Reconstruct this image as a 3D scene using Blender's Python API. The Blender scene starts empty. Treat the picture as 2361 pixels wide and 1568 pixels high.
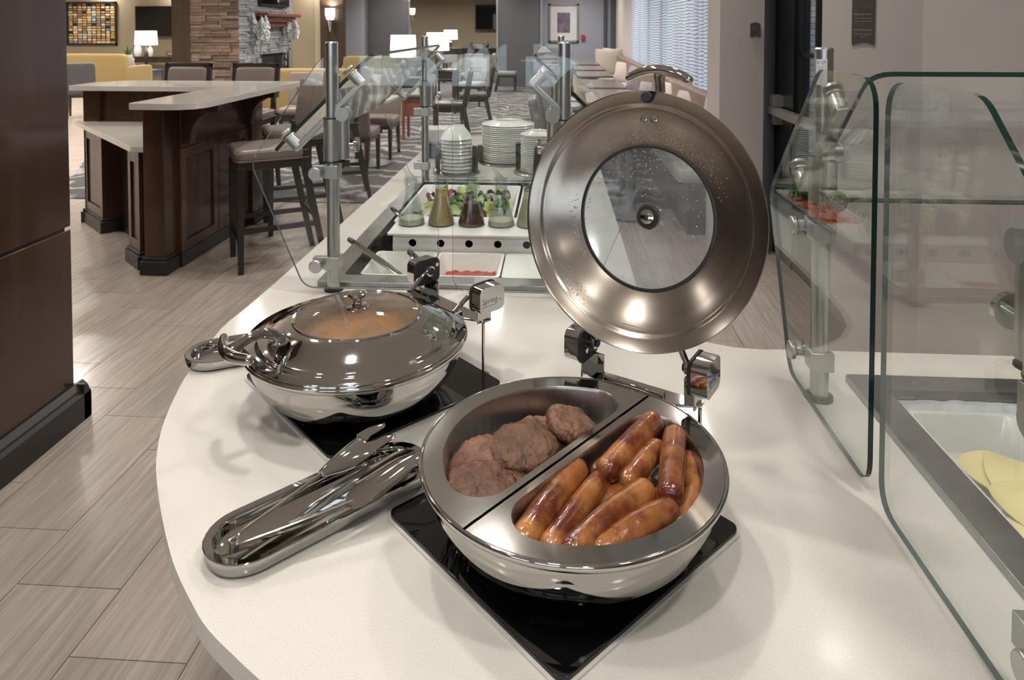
import bpy, bmesh, math, random
from mathutils import Vector, Matrix, Euler, noise
from mathutils.geometry import tessellate_polygon
random.seed(7)
PI = math.pi
R_ = math.radians
sc = bpy.context.scene
COL = sc.collection

# ------------------------------------------------------------------ camera
cd = bpy.data.cameras.new('camera')
cam = bpy.data.objects.new('camera', cd)
COL.objects.link(cam)
sc.camera = cam
cd.sensor_width = 36.0
cd.sensor_fit = 'HORIZONTAL'
cd.lens = 1620.0 / 2361.0 * 36.0
cd.shift_y = -(784.0 - 118.4) / 2361.0          # architectural shift lens
cd.clip_start = 0.05
cd.clip_end = 200
_rt = Vector((0.99796762, 0.06372313, 0.0))
_up = Vector((-0.0021385, 0.03349107, 0.99943673))
_fw = Vector((-0.06368724, 0.99740549, -0.03355928))
cam.matrix_world = Matrix(((_rt.x, _up.x, -_fw.x, 0), (_rt.y, _up.y, -_fw.y, 0), (_rt.z, _up.z, -_fw.z, 1.51), (0, 0, 0, 1)))
cd.dof.use_dof = True
cd.dof.focus_distance = 1.05
cd.dof.aperture_fstop = 15.0

# ------------------------------------------------------------------ world, light, exposure
w = bpy.data.worlds.new('world')
sc.world = w
w.use_nodes = True
nt = w.node_tree
bgn = nt.nodes['Background']
tc = nt.nodes.new('ShaderNodeTexCoord')
sx = nt.nodes.new('ShaderNodeSeparateXYZ')
cr = nt.nodes.new('ShaderNodeValToRGB')
cr.color_ramp.elements[0].position = 0.0
cr.color_ramp.elements[0].color = (0.72, 0.78, 0.86, 1)
cr.color_ramp.elements[1].position = 0.6
cr.color_ramp.elements[1].color = (0.55, 0.66, 0.85, 1)
nt.links.new(tc.outputs['Generated'], sx.inputs[0])
nt.links.new(sx.outputs['Z'], cr.inputs[0])
nt.links.new(cr.outputs[0], bgn.inputs[0])
bgn.inputs[1].default_value = 3.0
sc.view_settings.view_transform = 'Standard'
sc.view_settings.look = 'None'
sc.view_settings.gamma = 1.0
sc.view_settings.use_curve_mapping = False
sc.view_settings.exposure = 0.0
sc.cycles.max_bounces = 10
sc.cycles.transparent_max_bounces = 24
sc.cycles.sample_clamp_indirect = 6.0
sc.cycles.use_denoising = True
sc.cycles.caustics_reflective = False
sc.cycles.caustics_refractive = False

CEIL = 2.85
def lamp_light(name, loc, size, power, color=(1, .945, .875), rot=(0, 0, 0), spread=150, shape='DISK'):
    l = bpy.data.lights.new(name, 'AREA')
    l.shape = shape
    if shape == 'RECTANGLE':
        l.size, l.size_y = size
    else:
        l.size = size
    l.energy = power
    l.color = color
    l.spread = R_(spread)
    o = bpy.data.objects.new(name, l)
    o.location = loc
    o.rotation_euler = rot
    COL.objects.link(o)
    return o
DOWN = [(-1.15, .55, 'left of the front chafing dish'), (-.25, .1, 'just behind the camera'), (.75, .35, 'the near right well'), (-.55, 1.45, 'the closed chafing dish'), (.62, 2.15, 'the passage before the sign wall'),
        (-1.5, 2.6, 'the aisle beside the wood column'), (-.3, 3.0, 'the far well'), (-2.7, 3.6, 'the near end of the bar'), (-.9, 4.6, 'the far end of the buffet counter'), (.9, 4.6, 'the exit door'), (-2.7, 6.0, 'the far wing of the bar'), (-.6, 6.6, 'the start of the carpet')]
for dx, dy, _ in DOWN:
    lamp_light('downlight_lamp', (dx, dy, CEIL - .012),   .13, 9.6 if dy < 5 else 19)
for k in range(6):
    for j in range(8):
        fx, fy = 0.4 - j * 2.1 - (.5 if k % 2 else 0), 8.2 + k * 2.15
        lamp_light('downlight_lamp', (fx, fy, CEIL - .012), .13, 40 if fy < 17 else 34)
for fx, fy in ((-4.9, 4.6), (-5.2, 6.7), (-7.4, 5.0), (-7.6, 7.2), (-3.6, 1.0), (.4, -1.6), (-2.2, -1.6)):
    lamp_light('downlight_lamp', (fx, fy, CEIL - .012), .13, 34 if fy > 3 else 16)

# ------------------------------------------------------------------ mesh builder
class MB:
    def __init__(s):
        s.v = []; s.f = []; s.m = []
    def add(s, vs, fs, mi=0, M=None):
        o = len(s.v)
        if M is not None:
            vs = [M @ Vector(p) for p in vs]
        s.v.extend([tuple(p) for p in vs])
        for f in fs:
            s.f.append(tuple(i + o for i in f)); s.m.append(mi)
        return s
    def box(s, x0, x1, y0, y1, z0, z1, mi=0, M=None, taper=0.0):
        t = taper
        vs = [(x0 + t, y0 + t, z0), (x1 - t, y0 + t, z0), (x1 - t, y1 - t, z0), (x0 + t, y1 - t, z0), (x0, y0, z1), (x1, y0, z1), (x1, y1, z1), (x0, y1, z1)]
        return s.add(vs, [(3, 2, 1, 0), (4, 5, 6, 7), (0, 1, 5, 4), (1, 2, 6, 5), (2, 3, 7, 6), (3, 0, 4, 7)], mi, M)
    def loft(s, rings, mi=0, M=None, cap0=True, cap1=True, closed=True):
        vs = [p for r in rings for p in r]; n = len(rings[0]); fs = []
        for k in range(len(rings) - 1):
            for i in range(n if closed else n - 1):
                j = (i + 1) % n
                fs.append((k * n + i, k * n + j, (k + 1) * n + j, (k + 1) * n + i))
        if cap0: fs.append(tuple(reversed(range(n))))
        if cap1: fs.append(tuple((len(rings) - 1) * n + i for i in range(n)))
        return s.add(vs, fs, mi, M)
    def lathe(s, prof, n=32, mi=0, M=None, c=(0, 0, 0)):
        vs = []; idx = []
        for r, z in prof:
            if r < 1e-6:
                idx.append([len(vs)]); vs.append((c[0], c[1], c[2] + z))
            else:
                idx.append(list(range(len(vs), len(vs) + n)))
                vs += [(c[0] + r * math.cos(2 * PI * i / n), c[1] + r * math.sin(2 * PI * i / n), c[2] + z) for i in range(n)]
        fs = []
        for a, b in zip(idx[:-1], idx[1:]):
            for i in range(n):
                j = (i + 1) % n
                if len(a) == 1 and len(b) == 1: continue
                if len(a) == 1: fs.append((a[0], b[j], b[i]))
                elif len(b) == 1: fs.append((a[i], a[j], b[0]))
                else: fs.append((a[i], a[j], b[j], b[i]))
        return s.add(vs, fs, mi, M)
    def tube(s, pts, rad, n=10, mi=0, M=None, cap=True, flat=1.0, updir=None):
        pts = [Vector(p) for p in pts]; k = len(pts)
        if not hasattr(rad, '__len__'): rad = [rad] * k
        T = []
        for i in range(k):
            T.append((pts[min(i + 1, k - 1)] - pts[max(i - 1, 0)]).normalized())
        u = Vector(updir) if updir is not None else (Vector((0, 0, 1)) if abs(T[0].z) < .9 else Vector((1, 0, 0)))
        rings = []
        for i in range(k):
            u = (u - T[i] * u.dot(T[i])).normalized(); b = T[i].cross(u)
            rings.append([pts[i] + (b * math.cos(2 * PI * j / n) + u * (flat * math.sin(2 * PI * j / n))) * rad[i] for j in range(n)])
        return s.loft(rings, mi, M, cap, cap)
    def cyl(s, p0, p1, r0, r1=None, n=16, mi=0, M=None):
        return s.tube([p0, p1], [r0, r0 if r1 is None else r1], n, mi, M)
    def prism(s, poly, z0, z1, mi=0, M=None, holes=()):
        loops = [list(poly)] + [list(h) for h in holes]
        flat = [p for l in loops for p in l]; n = len(flat)
        tris = tessellate_polygon([[Vector((p[0], p[1], 0)) for p in l] for l in loops])
        vs = [(p[0], p[1], z0) for p in flat] + [(p[0], p[1], z1) for p in flat]; fs = []
        for a, b, c in tris:
            A, B, C = flat[a], flat[b], flat[c]
            cr_ = (B[0] - A[0]) * (C[1] - A[1]) - (B[1] - A[1]) * (C[0] - A[0])
            if cr_ < 0: a, c = c, a
            fs.append((a + n, b + n, c + n)); fs.append((c, b, a))
        o = 0
        for li, l in enumerate(loops):
            k = len(l); ar = sum(l[i][0] * l[(i + 1) % k][1] - l[(i + 1) % k][0] * l[i][1] for i in range(k))
            ccw = (ar > 0) == (li == 0)
            for i in range(k):
                a, b = o + i, o + (i + 1) % k
                fs.append((a, b, b + n, a + n) if ccw else (b, a, a + n, b + n))
            o += k
        return s.add(vs, fs, mi, M)
    def cushion(s, cx, cy, cz, hx, hy, hz, e=.35, mi=0, M=None, nu=20, nv=10):
        # superellipsoid: soft box
        def cp(a, p): return math.copysign(abs(math.cos(a)) ** p, math.cos(a))
        def sp(a, p): return math.copysign(abs(math.sin(a)) ** p, math.sin(a))
        rings = []
        for k in range(nv + 1):
            ph = -PI / 2 + PI * (k + .001) / (nv + .002)
            rings.append([(cx + hx * cp(ph, e) * cp(2 * PI * i / nu, e), cy + hy * cp(ph, e) * sp(2 * PI * i / nu, e), cz + hz * sp(ph, e)) for i in range(nu)])
        return s.loft(rings, mi, M)
    def mesh(s, name, mats, smooth=True, angle=38):
        me = bpy.data.meshes.new(name)
        me.from_pydata(s.v, [], s.f)
        for m in (mats if isinstance(mats, (list, tuple)) else [mats]): me.materials.append(m)
        me.polygons.foreach_set('material_index', s.m)
        if smooth:
            me.polygons.foreach_set('use_smooth', [True] * len(s.f))
            me.set_sharp_from_angle(angle=R_(angle))
        me.update()
        return me

FR = {}          # world frame of things and of parts built straight in them
def T_(loc=(0, 0, 0), rz=0.0, rot=None):
    return Matrix.Translation(Vector(loc)) @ (Euler(rot).to_matrix().to_4x4() if rot else Matrix.Rotation(rz, 4, 'Z'))
def thing(name, label, cat, loc=(0, 0, 0), rz=0.0, group=None, rot=None):
    o = bpy.data.objects.new(name, None)
    o.empty_display_size = .05
    COL.objects.link(o)
    M = T_(loc, rz, rot)
    o.matrix_world = M; FR[o.name] = M
    tag(o, label, cat, group)
    return o
def tag(o, label=None, cat=None, group=None, kind=None):
    if label: o['label'] = label
    if cat: o['category'] = cat
    if group: o['group'] = group
    if kind: o['kind'] = kind
    return o
def put(mb, name, mats, parent=None, world=False, smooth=True, bevel=0.0, segs=2, M=None, angle=38, label=None, kind=None):
    """links the builder as ONE mesh object. world: vertices are in world space; M: own local matrix under the parent"""
    pf = FR[parent.name] if parent is not None else Matrix.Identity(4)
    if world and parent is not None:
        inv = pf.inverted()
        mb.v = [tuple(inv @ Vector(p)) for p in mb.v]
    o = bpy.data.objects.new(name, mb.mesh(name, mats, smooth, angle))
    COL.objects.link(o)
    if parent is not None: o.parent = parent
    if M is not None: o.matrix_local = M
    FR[o.name] = pf @ (M if M is not None else Matrix.Identity(4))
    if bevel:
        b = o.modifiers.new('bevel', 'BEVEL'); b.width = bevel; b.segments = segs; b.limit_method = 'ANGLE'; b.angle_limit = R_(40)
    if label: o['label'] = label
    if kind: o['kind'] = kind
    return o
def solo(mb, name, mats, label, cat, loc=(0, 0, 0), rz=0., group=None, rot=None, **k):
    o = put(mb, name, mats, **k)
    o.matrix_world = T_(loc, rz, rot); FR[o.name] = T_(loc, rz, rot)
    tag(o, label, cat, group)
    return o
def dup(root, loc=None, rz=None, label=None, group=None, M=None):
    def cp(o, par):
        c = o.copy(); COL.objects.link(c); c.parent = par
        if par is not None:
            c.matrix_parent_inverse = Matrix.Identity(4)
        FR[c.name] = FR[o.name]
        for ch in list(o.children): cp(ch, c)
        return c
    r = cp(root, None)
    if M is None: M = T_(loc, rz or 0.)
    r.matrix_world = M; FR[r.name] = M
    if label: r['label'] = label
    if group: r['group'] = group
    return r
def struct(mb, name, mats, **k):
    o = put(mb, name, mats, **k); o['kind'] = 'structure'; return o
def rrect(x0, x1, y0, y1, r, n=5):
    P = []
    for cx, cy, a in ((x1 - r, y0 + r, -90), (x1 - r, y1 - r, 0), (x0 + r, y1 - r, 90), (x0 + r, y0 + r, 180)):
        for i in range(n + 1):
            t = R_(a + 90 * i / n); P.append((cx + r * math.cos(t), cy + r * math.sin(t)))
    return P
def roundpoly(pts, rads, n=6):
    P = []; k = len(pts)
    for i in range(k):
        p = Vector(pts[i]); a = Vector(pts[i - 1]); b = Vector(pts[(i + 1) % k]); r = rads[i] if hasattr(rads, '__len__') else rads
        if r <= 0: P.append(tuple(p)); continue
        da = (a - p).normalized(); db = (b - p).normalized()
        ang = da.angle(db); d = min(r / math.tan(ang / 2), (a - p).length * .49, (b - p).length * .49)
        p0 = p + da * d; p1 = p + db * d
        for j in range(n + 1):
            t = j / n; P.append(tuple(p0 * (1 - t) ** 2 + p * 2 * t * (1 - t) + p1 * t * t))
    return P
def spline(pts, n=6):
    pts = [Vector(p) for p in pts]; out = []
    for i in range(len(pts) - 1):
        p0 = pts[max(i - 1, 0)]; p1 = pts[i]; p2 = pts[i + 1]; p3 = pts[min(i + 2, len(pts) - 1)]
        for j in range(n):
            t = j / n
            out.append(.5 * ((2 * p1) + (p2 - p0) * t + (2 * p0 - 5 * p1 + 4 * p2 - p3) * t * t + (3 * p1 - p0 - 3 * p2 + p3) * t ** 3))
    out.append(pts[-1]); return out

# ------------------------------------------------------------------ materials
def node(nt, t, **k):
    n = nt.nodes.new(t)
    for a, b in k.items(): setattr(n, a, b)
    return n
def mat(name, col=(.5, .5, .5), rough=.5, metal=0., spec=.5, nscale=0, namt=0., stretch=(1, 1, 1), col2=None, bump=0., bscale=40, coat=0., aniso=0., emit=None, estr=0., rvar=0., sheen=0., sss=0., space='Object', rand=0.):
    m = bpy.data.materials.new(name); m.use_nodes = True
    nt = m.node_tree; b = nt.nodes['Principled BSDF']; L = nt.links.new
    b.inputs['Base Color'].default_value = (*col, 1); b.inputs['Roughness'].default_value = rough
    b.inputs['Metallic'].default_value = metal; b.inputs['Specular IOR Level'].default_value = spec
    b.inputs['Coat Weight'].default_value = coat; b.inputs['Coat Roughness'].default_value = .08
    b.inputs['Anisotropic'].default_value = aniso
    if sheen: b.inputs['Sheen Weight'].default_value = sheen; b.inputs['Sheen Roughness'].default_value = .4
    if sss: b.inputs['Subsurface Weight'].default_value = sss; b.inputs['Subsurface Radius'].default_value = (.01, .004, .002)
    if emit: b.inputs['Emission Color'].default_value = (*emit, 1); b.inputs['Emission Strength'].default_value = estr
    tcn = node(nt, 'ShaderNodeTexCoord'); mp = node(nt, 'ShaderNodeMapping'); mp.inputs['Scale'].default_value = stretch
    L(tcn.outputs[space], mp.inputs[0])
    out = None
    if nscale:
        nz = node(nt, 'ShaderNodeTexNoise'); nz.inputs['Scale'].default_value = nscale; nz.inputs['Detail'].default_value = 6; nz.inputs['Roughness'].default_value = .6
        L(mp.outputs[0], nz.inputs['Vector'])
        c2 = col2 or tuple(c * (1 - namt) for c in col)
        rp = node(nt, 'ShaderNodeValToRGB'); rp.color_ramp.elements[0].position = .32; rp.color_ramp.elements[1].position = .68
        rp.color_ramp.elements[0].color = (*c2, 1); rp.color_ramp.elements[1].color = (*col, 1)
        L(nz.outputs['Fac'], rp.inputs[0]); out = rp.outputs[0]
        if rvar:
            mr = node(nt, 'ShaderNodeMapRange'); mr.inputs[3].default_value = rough - rvar; mr.inputs[4].default_value = rough + rvar
            L(nz.outputs['Fac'], mr.inputs[0]); L(mr.outputs[0], b.inputs['Roughness'])
    if rand:
        oi = node(nt, 'ShaderNodeObjectInfo'); mr = node(nt, 'ShaderNodeMapRange'); mr.inputs[3].default_value = 1 - rand; mr.inputs[4].default_value = 1 + rand
        L(oi.outputs['Random'], mr.inputs[0])
        mx = node(nt, 'ShaderNodeMix', data_type='RGBA', blend_type='MULTIPLY'); mx.inputs[0].default_value = 1
        if out is not None: L(out, mx.inputs[6])
        else: mx.inputs[6].default_value = (*col, 1)
        L(mr.outputs[0], mx.inputs[7]); out = mx.outputs[2]
    if out is not None: L(out, b.inputs['Base Color'])
    if bump:
        n2 = node(nt, 'ShaderNodeTexNoise'); n2.inputs['Scale'].default_value = bscale; n2.inputs['Detail'].default_value = 5
        L(mp.outputs[0], n2.inputs['Vector'])
        bp = node(nt, 'ShaderNodeBump'); bp.inputs['Strength'].default_value = bump; bp.inputs['Distance'].default_value = .01
        L(n2.outputs['Fac'], bp.inputs['Height']); L(bp.outputs[0], b.inputs['Normal'])
    return m
def bs(m): return m.node_tree.nodes['Principled BSDF']

CHROME = mat('chrome', (.63, .62, .60), .045, 1.0, nscale=6, namt=.06)
STEEL = mat('brushed_steel', (.50, .48, .45), .22, 1.0, nscale=60, namt=.18, stretch=(1, 1, 12), rvar=.06)
SATIN = mat('satin_steel', (.56, .56, .55), .30, 1.0, nscale=90, namt=.08, stretch=(1, 1, .05))
ALU = mat('satin_aluminium', (.50, .50, .49), .34, .95)
FLANGE = mat('polished_flange', (.52, .51, .49), .10, 1.0, nscale=20, namt=.08, rvar=.03)
PANSTEEL = mat('pan_steel', (.58, .57, .55), .30, 1.0, nscale=30, namt=.15, stretch=(6, 6, .3), rvar=.08)
WELLSTEEL = mat('well_steel', (.36, .36, .36), .30, 1.0, nscale=14, namt=.25, rvar=.1)
TONG = mat('stamped_steel', (.70, .69, .67), .15, 1.0, nscale=40, namt=.1, rvar=.04)
RUBBER = mat('black_rubber', (.012, .012, .013), .55, nscale=200, namt=.3)
BLACKGLASS = mat('black_glass', (.004, .004, .005), .03, spec=.6, nscale=3, namt=.2)
BLACKPL = mat('black_plastic', (.018, .018, .02), .4, nscale=50, namt=.3)
def aniso_lid():
    m = mat('spun_steel', (.47, .42, .365), .25, 1.0, aniso=.75, nscale=50, namt=.10)  # brownish tint paints in the warm room reflected by the open lid
    nt = m.node_tree; tn = node(nt, 'ShaderNodeTangent', direction_type='RADIAL', axis='Z')
    nt.links.new(tn.outputs[0], bs(m).inputs['Tangent']); bs(m).inputs['Anisotropic Rotation'].default_value = .25; return m
SPUN = aniso_lid()

def quartz():
    m = mat('white_quartz', (.69, .67, .625), .10, nscale=5, namt=.05, coat=.15)
    nt = m.node_tree; L = nt.links.new; b = bs(m)
    src = b.inputs['Base Color'].links[0].from_socket
    tcn = node(nt, 'ShaderNodeTexCoord'); vo = node(nt, 'ShaderNodeTexVoronoi'); vo.inputs['Scale'].default_value = 420
    L(tcn.outputs['Object'], vo.inputs['Vector'])
    rp = node(nt, 'ShaderNodeValToRGB'); rp.color_ramp.elements[0].position = .0; rp.color_ramp.elements[1].position = .28
    rp.color_ramp.elements[0].color = (.72, .70, .66, 1); rp.color_ramp.elements[1].color = (1, 1, 1, 1)
    wn = node(nt, 'ShaderNodeTexNoise'); wn.inputs['Scale'].default_value = 700; wn.inputs['Detail'].default_value = 2
    L(tcn.outputs['Object'], wn.inputs['Vector'])
    r2 = node(nt, 'ShaderNodeValToRGB'); r2.color_ramp.elements[0].position = .35; r2.color_ramp.elements[1].position = .6
    r2.color_ramp.elements[0].color = (.90, .89, .87, 1); r2.color_ramp.elements[1].color = (1, 1, 1, 1)
    L(vo.outputs['Distance'], rp.inputs[0]); L(wn.outputs['Fac'], r2.inputs[0])
    m1 = node(nt, 'ShaderNodeMix', data_type='RGBA', blend_type='MULTIPLY'); m1.inputs[0].default_value = 1
    m2 = node(nt, 'ShaderNodeMix', data_type='RGBA', blend_type='MULTIPLY'); m2.inputs[0].default_value = 1
    L(src, m1.inputs[6]); L(rp.outputs[0], m1.inputs[7]); L(m1.outputs[2], m2.inputs[6]); L(r2.outputs[0], m2.inputs[7])
    L(m2.outputs[2], b.inputs['Base Color']); return m
QUARTZ = quartz()

def glassmat(name, tint=(.972, .985, .980), ior=1.5, rough=.0, haze=0., hazecol=(.8, .8, .8)):
    m = bpy.data.materials.new(name); m.use_nodes = True; nt = m.node_tree; L = nt.links.new
    nt.nodes.remove(nt.nodes['Principled BSDF']); out = nt.nodes['Material Output']
    tr = node(nt, 'ShaderNodeBsdfTransparent'); tr.inputs[0].default_value = (*tint, 1)
    gl = node(nt, 'ShaderNodeBsdfGlossy'); gl.inputs['Roughness'].default_value = rough; gl.inputs[0].default_value = (.95, .97, .96, 1)
    fr = node(nt, 'ShaderNodeFresnel'); ge = node(nt, 'ShaderNodeNewGeometry'); im = node(nt, 'ShaderNodeMapRange')
    im.inputs[3].default_value = ior; im.inputs[4].default_value = 1 / ior; L(ge.outputs['Backfacing'], im.inputs[0]); L(im.outputs[0], fr.inputs[0])   # same reflectance on both faces of a thin pane
    mx = node(nt, 'ShaderNodeMixShader'); L(fr.outputs[0], mx.inputs[0]); L(tr.outputs[0], mx.inputs[1]); L(gl.outputs[0], mx.inputs[2])
    last = mx.outputs[0]
    if haze:
        df = node(nt, 'ShaderNodeBsdfDiffuse'); df.inputs[0].default_value = (*hazecol, 1)
        m2 = node(nt, 'ShaderNodeMixShader'); m2.inputs[0].default_value = haze
        nz = node(nt, 'ShaderNodeTexNoise'); nz.inputs['Scale'].default_value = 14; nz.inputs['Detail'].default_value = 5
        tcn = node(nt, 'ShaderNodeTexCoord'); L(tcn.outputs['Object'], nz.inputs['Vector'])
        mr = node(nt, 'ShaderNodeMapRange'); mr.inputs[1].default_value = .3; mr.inputs[2].default_value = .7; mr.inputs[3].default_value = haze * .3; mr.inputs[4].default_value = haze * 1.6
        L(nz.outputs['Fac'], mr.inputs[0]); L(mr.outputs[0], m2.inputs[0])
        L(last, m2.inputs[1]); L(df.outputs[0], m2.inputs[2]); last = m2.outputs[0]
    L(last, out.inputs[0]); return m
GLASS = glassmat('clear_glass')
GLASSG = glassmat('carafe_glass', (.88, .90, .90), 1.6)
LIDGLASS = glassmat('lid_glass', (.82, .84, .86), 1.5, .0, haze=.08)
STEAMGLASS = glassmat('steamed_glass', (.90, .84, .76), 1.45, .02, haze=.16, hazecol=(.36, .28, .22))
GEDGE = mat('glass_edge_green', (.006, .026, .021), .10, spec=.5, nscale=8, namt=.3)
PALEEDGE = mat('glass_edge_pale', (.10, .15, .14), .12, spec=.5, nscale=8, namt=.2)  # brighter copy of the edge, with light seen through the pane painted in

def wood(name, c1, c2, rough=.32, sc_=9, stretch=(1, 1, .06), coat=.25):
    return mat(name, c1, rough, col2=c2, nscale=sc_, namt=.3, stretch=stretch, coat=coat, bump=.04, bscale=60, rand=.06)
WOOD = wood('espresso_wood', (.082, .036, .018), (.030, .014, .009))
WOODCOL = wood('column_wood', (.060, .030, .019), (.030, .016, .012), .26, 7, coat=.5)
WOODFAR = wood('far_brown_wood', (.062, .036, .020), (.036, .021, .013), .4)
WOODDK = wood('dark_stained_wood', (.022, .015, .012), (.010, .007, .006), .38)
WOODBR = wood('red_brown_wood', (.26, .085, .045), (.13, .04, .022), .35)
WOODTBL = wood('grey_walnut_table', (.17, .145, .13), (.10, .085, .078), .3, 6, (.1, 1, 1))
LEATHER = mat('taupe_leather', (.205, .165, .145), .36, nscale=12, namt=.15, bump=.08, bscale=220)
LEATHERL = mat('light_grey_leather', (.235, .235, .245), .38, nscale=12, namt=.12, bump=.06, bscale=200)
LEATHERD = mat('black_leather', (.03, .025, .024), .3, nscale=12, namt=.2)
FABY = mat('mustard_fabric', (.30, .215, .075), .8, nscale=90, namt=.18, bump=.1, bscale=300, sheen=.2)
FABG = mat('charcoal_fabric', (.085, .085, .095), .8, nscale=90, namt=.2, sheen=.2)
BENCH = mat('bench_seat_fabric', (.52, .48, .45), .8, nscale=70, namt=.12, sheen=.3)
BENCHB = mat('tan_bench_back', (.22, .155, .125), .6, nscale=40, namt=.12)
PILLG = mat('grey_velvet', (.25, .235, .25), .7, nscale=14, namt=.3, sheen=.8)
PILLB = mat('beige_linen', (.50, .43, .385), .85, nscale=60, namt=.15, sheen=.3)
CERAMIC = mat('white_ceramic', (.78, .78, .76), .09, nscale=8, namt=.03, coat=.3)
WHITEPL = mat('white_melamine', (.74, .74, .72), .22, nscale=10, namt=.04)
# ================================================================== THE SETTING
def tilemat():
    m = mat('striated_tile', (.44, .38, .33), .24, col2=(.31, .265, .23), nscale=3.2, stretch=(14, .8, 1), space='Object', rand=.07, coat=.05)
    nt = m.node_tree; L = nt.links.new; b = bs(m)
    # long fine streaks over the broad ones, seeded by each tile's own position
    mp = [n for n in nt.nodes if n.type == 'MAPPING'][0]
    oi = [n for n in nt.nodes if n.type == 'OBJECT_INFO'][0]
    cmb = node(nt, 'ShaderNodeVectorMath', operation='ADD'); L(oi.outputs['Location'], cmb.inputs[0])
    tcn = node(nt, 'ShaderNodeTexCoord'); L(tcn.outputs['Object'], cmb.inputs[1]); L(cmb.outputs[0], mp.inputs[0])
    mp.inputs['Rotation'].default_value = (0, 0, R_(6))
    src = b.inputs['Base Color'].links[0].from_socket
    m2 = node(nt, 'ShaderNodeMapping'); m2.inputs['Scale'].default_value = (60, 1.5, 1); L(cmb.outputs[0], m2.inputs[0])
    nz = node(nt, 'ShaderNodeTexNoise'); nz.inputs['Scale'].default_value = 3; nz.inputs['Detail'].default_value = 4; L(m2.outputs[0], nz.inputs['Vector'])
    rp = node(nt, 'ShaderNodeMapRange'); rp.inputs[1].default_value = .3; rp.inputs[2].default_value = .7; rp.inputs[3].default_value = .84; rp.inputs[4].default_value = 1.1
    L(nz.outputs['Fac'], rp.inputs[0])
    mx = node(nt, 'ShaderNodeMix', data_type='RGBA', blend_type='MULTIPLY'); mx.inputs[0].default_value = 1
    L(src, mx.inputs[6]); L(rp.outputs[0], mx.inputs[7]); L(mx.outputs[2], b.inputs['Base Color']); return m
TILE = tilemat()
GROUT = mat('grout', (.20, .17, .14), .8, nscale=50, namt=.2)
def carpetmat():
    m = mat('wave_carpet', (.112, .107, .108), .95, nscale=90, namt=.3, bump=.3, bscale=400, space='Object')
    nt = m.node_tree; L = nt.links.new; b = bs(m); src = b.inputs['Base Color'].links[0].from_socket
    tcn = node(nt, 'ShaderNodeTexCoord'); sp = node(nt, 'ShaderNodeSeparateXYZ'); L(tcn.outputs['Object'], sp.inputs[0])
    def mth(op, a, b_, c=None):
        n = node(nt, 'ShaderNodeMath', operation=op)
        for i, v in enumerate((a, b_, c)):
            if v is None: continue
            if isinstance(v, (int, float)): n.inputs[i].default_value = v
            else: L(v, n.inputs[i])
        return n.outputs[0]
    nz = node(nt, 'ShaderNodeTexNoise'); nz.inputs['Scale'].default_value = 2.4; nz.inputs['Detail'].default_value = 5; L(tcn.outputs['Object'], nz.inputs['Vector'])
    zig = mth('PINGPONG', mth('MULTIPLY', sp.outputs['X'], 5.5), 1.0)
    zig2 = mth('PINGPONG', mth('MULTIPLY', sp.outputs['X'], 1.7), 1.0)
    ph = mth('ADD', mth('MULTIPLY', sp.outputs['Y'], 2.7), mth('ADD', mth('MULTIPLY', zig, .42), mth('ADD', mth('MULTIPLY', zig2, .7), mth('MULTIPLY', nz.outputs['Fac'], 1.9))))
    fr = mth('PINGPONG', ph, .5)
    rp = node(nt, 'ShaderNodeValToRGB'); e = rp.color_ramp.elements
    e[0].position = .28; e[0].color = (.62, .60, .60, 1); e[1].position = .48; e[1].color = (2.7, 2.65, 2.6, 1)
    L(fr, rp.inputs[0])
    mx = node(nt, 'ShaderNodeMix', data_type='RGBA', blend_type='MULTIPLY'); mx.inputs[0].default_value = 1; mx.clamp_result = False
    L(src, mx.inputs[6]); L(rp.outputs[0], mx.inputs[7]); L(mx.outputs[2], b.inputs['Base Color']); return m
CARPET = carpetmat()
WALLW = mat('warm_grey_paint', (.56, .51, .485), .7, nscale=3, namt=.04, bump=.03, bscale=200)
WALLT = mat('tan_paint', (.25, .205, .135), .7, nscale=3, namt=.05)
WALLB = mat('blue_grey_paint', (.30, .32, .37), .6, nscale=3, namt=.05)
WALLC = mat('ceiling_paint', (.82, .79, .75), .8, nscale=3, namt=.03)
GREYPAN = mat('grey_laminate', (.095, .095, .105), .45, nscale=9, namt=.3, stretch=(30, 30, 1))
BASEB = mat('black_baseboard', (.02, .018, .018), .35, nscale=9, namt=.2)
WHITET = mat('white_trim', (.60, .60, .60), .4, nscale=5, namt=.03)
DOORBLK = mat('black_anodised', (.012, .013, .015), .3, metal=.3, nscale=9, namt=.2)

# floor: grout slab with separate tiles standing proud of it
g = MB(); g.box(-17, 4.0, -4.5, 22, -.06, -.004)
floor = struct(g, 'floor', GROUT)
tm = MB(); tm.box(-.1455, .1455, -.3037, .3037, -.006, 0)
tmesh = None
ntile = 0
for ci in range(-10, 16):
    x = -1.314 - .2935 * ci * 1.0
    if x > 2.0 or x < -5.4: continue
    base = 2.38 + .203 * ci      # third-bond stagger read off the joints
    k0 = int(math.floor((1.0 - base) / .61)) - 1
    for k in range(k0, k0 + 14):
        y = base + .61 * k - .305
        if y < 1.0 or y > 6.6: continue
        if x < -1.95 and y < 2.2: continue
        if ntile >= 300: break
        if tmesh is None:
            o = put(tm, 'tile', TILE, parent=floor, smooth=False); tmesh = o.data
        else:
            o = bpy.data.objects.new('tile', tmesh); COL.objects.link(o); o.parent = floor
        o.location = (x, y, 0); ntile += 1
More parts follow.
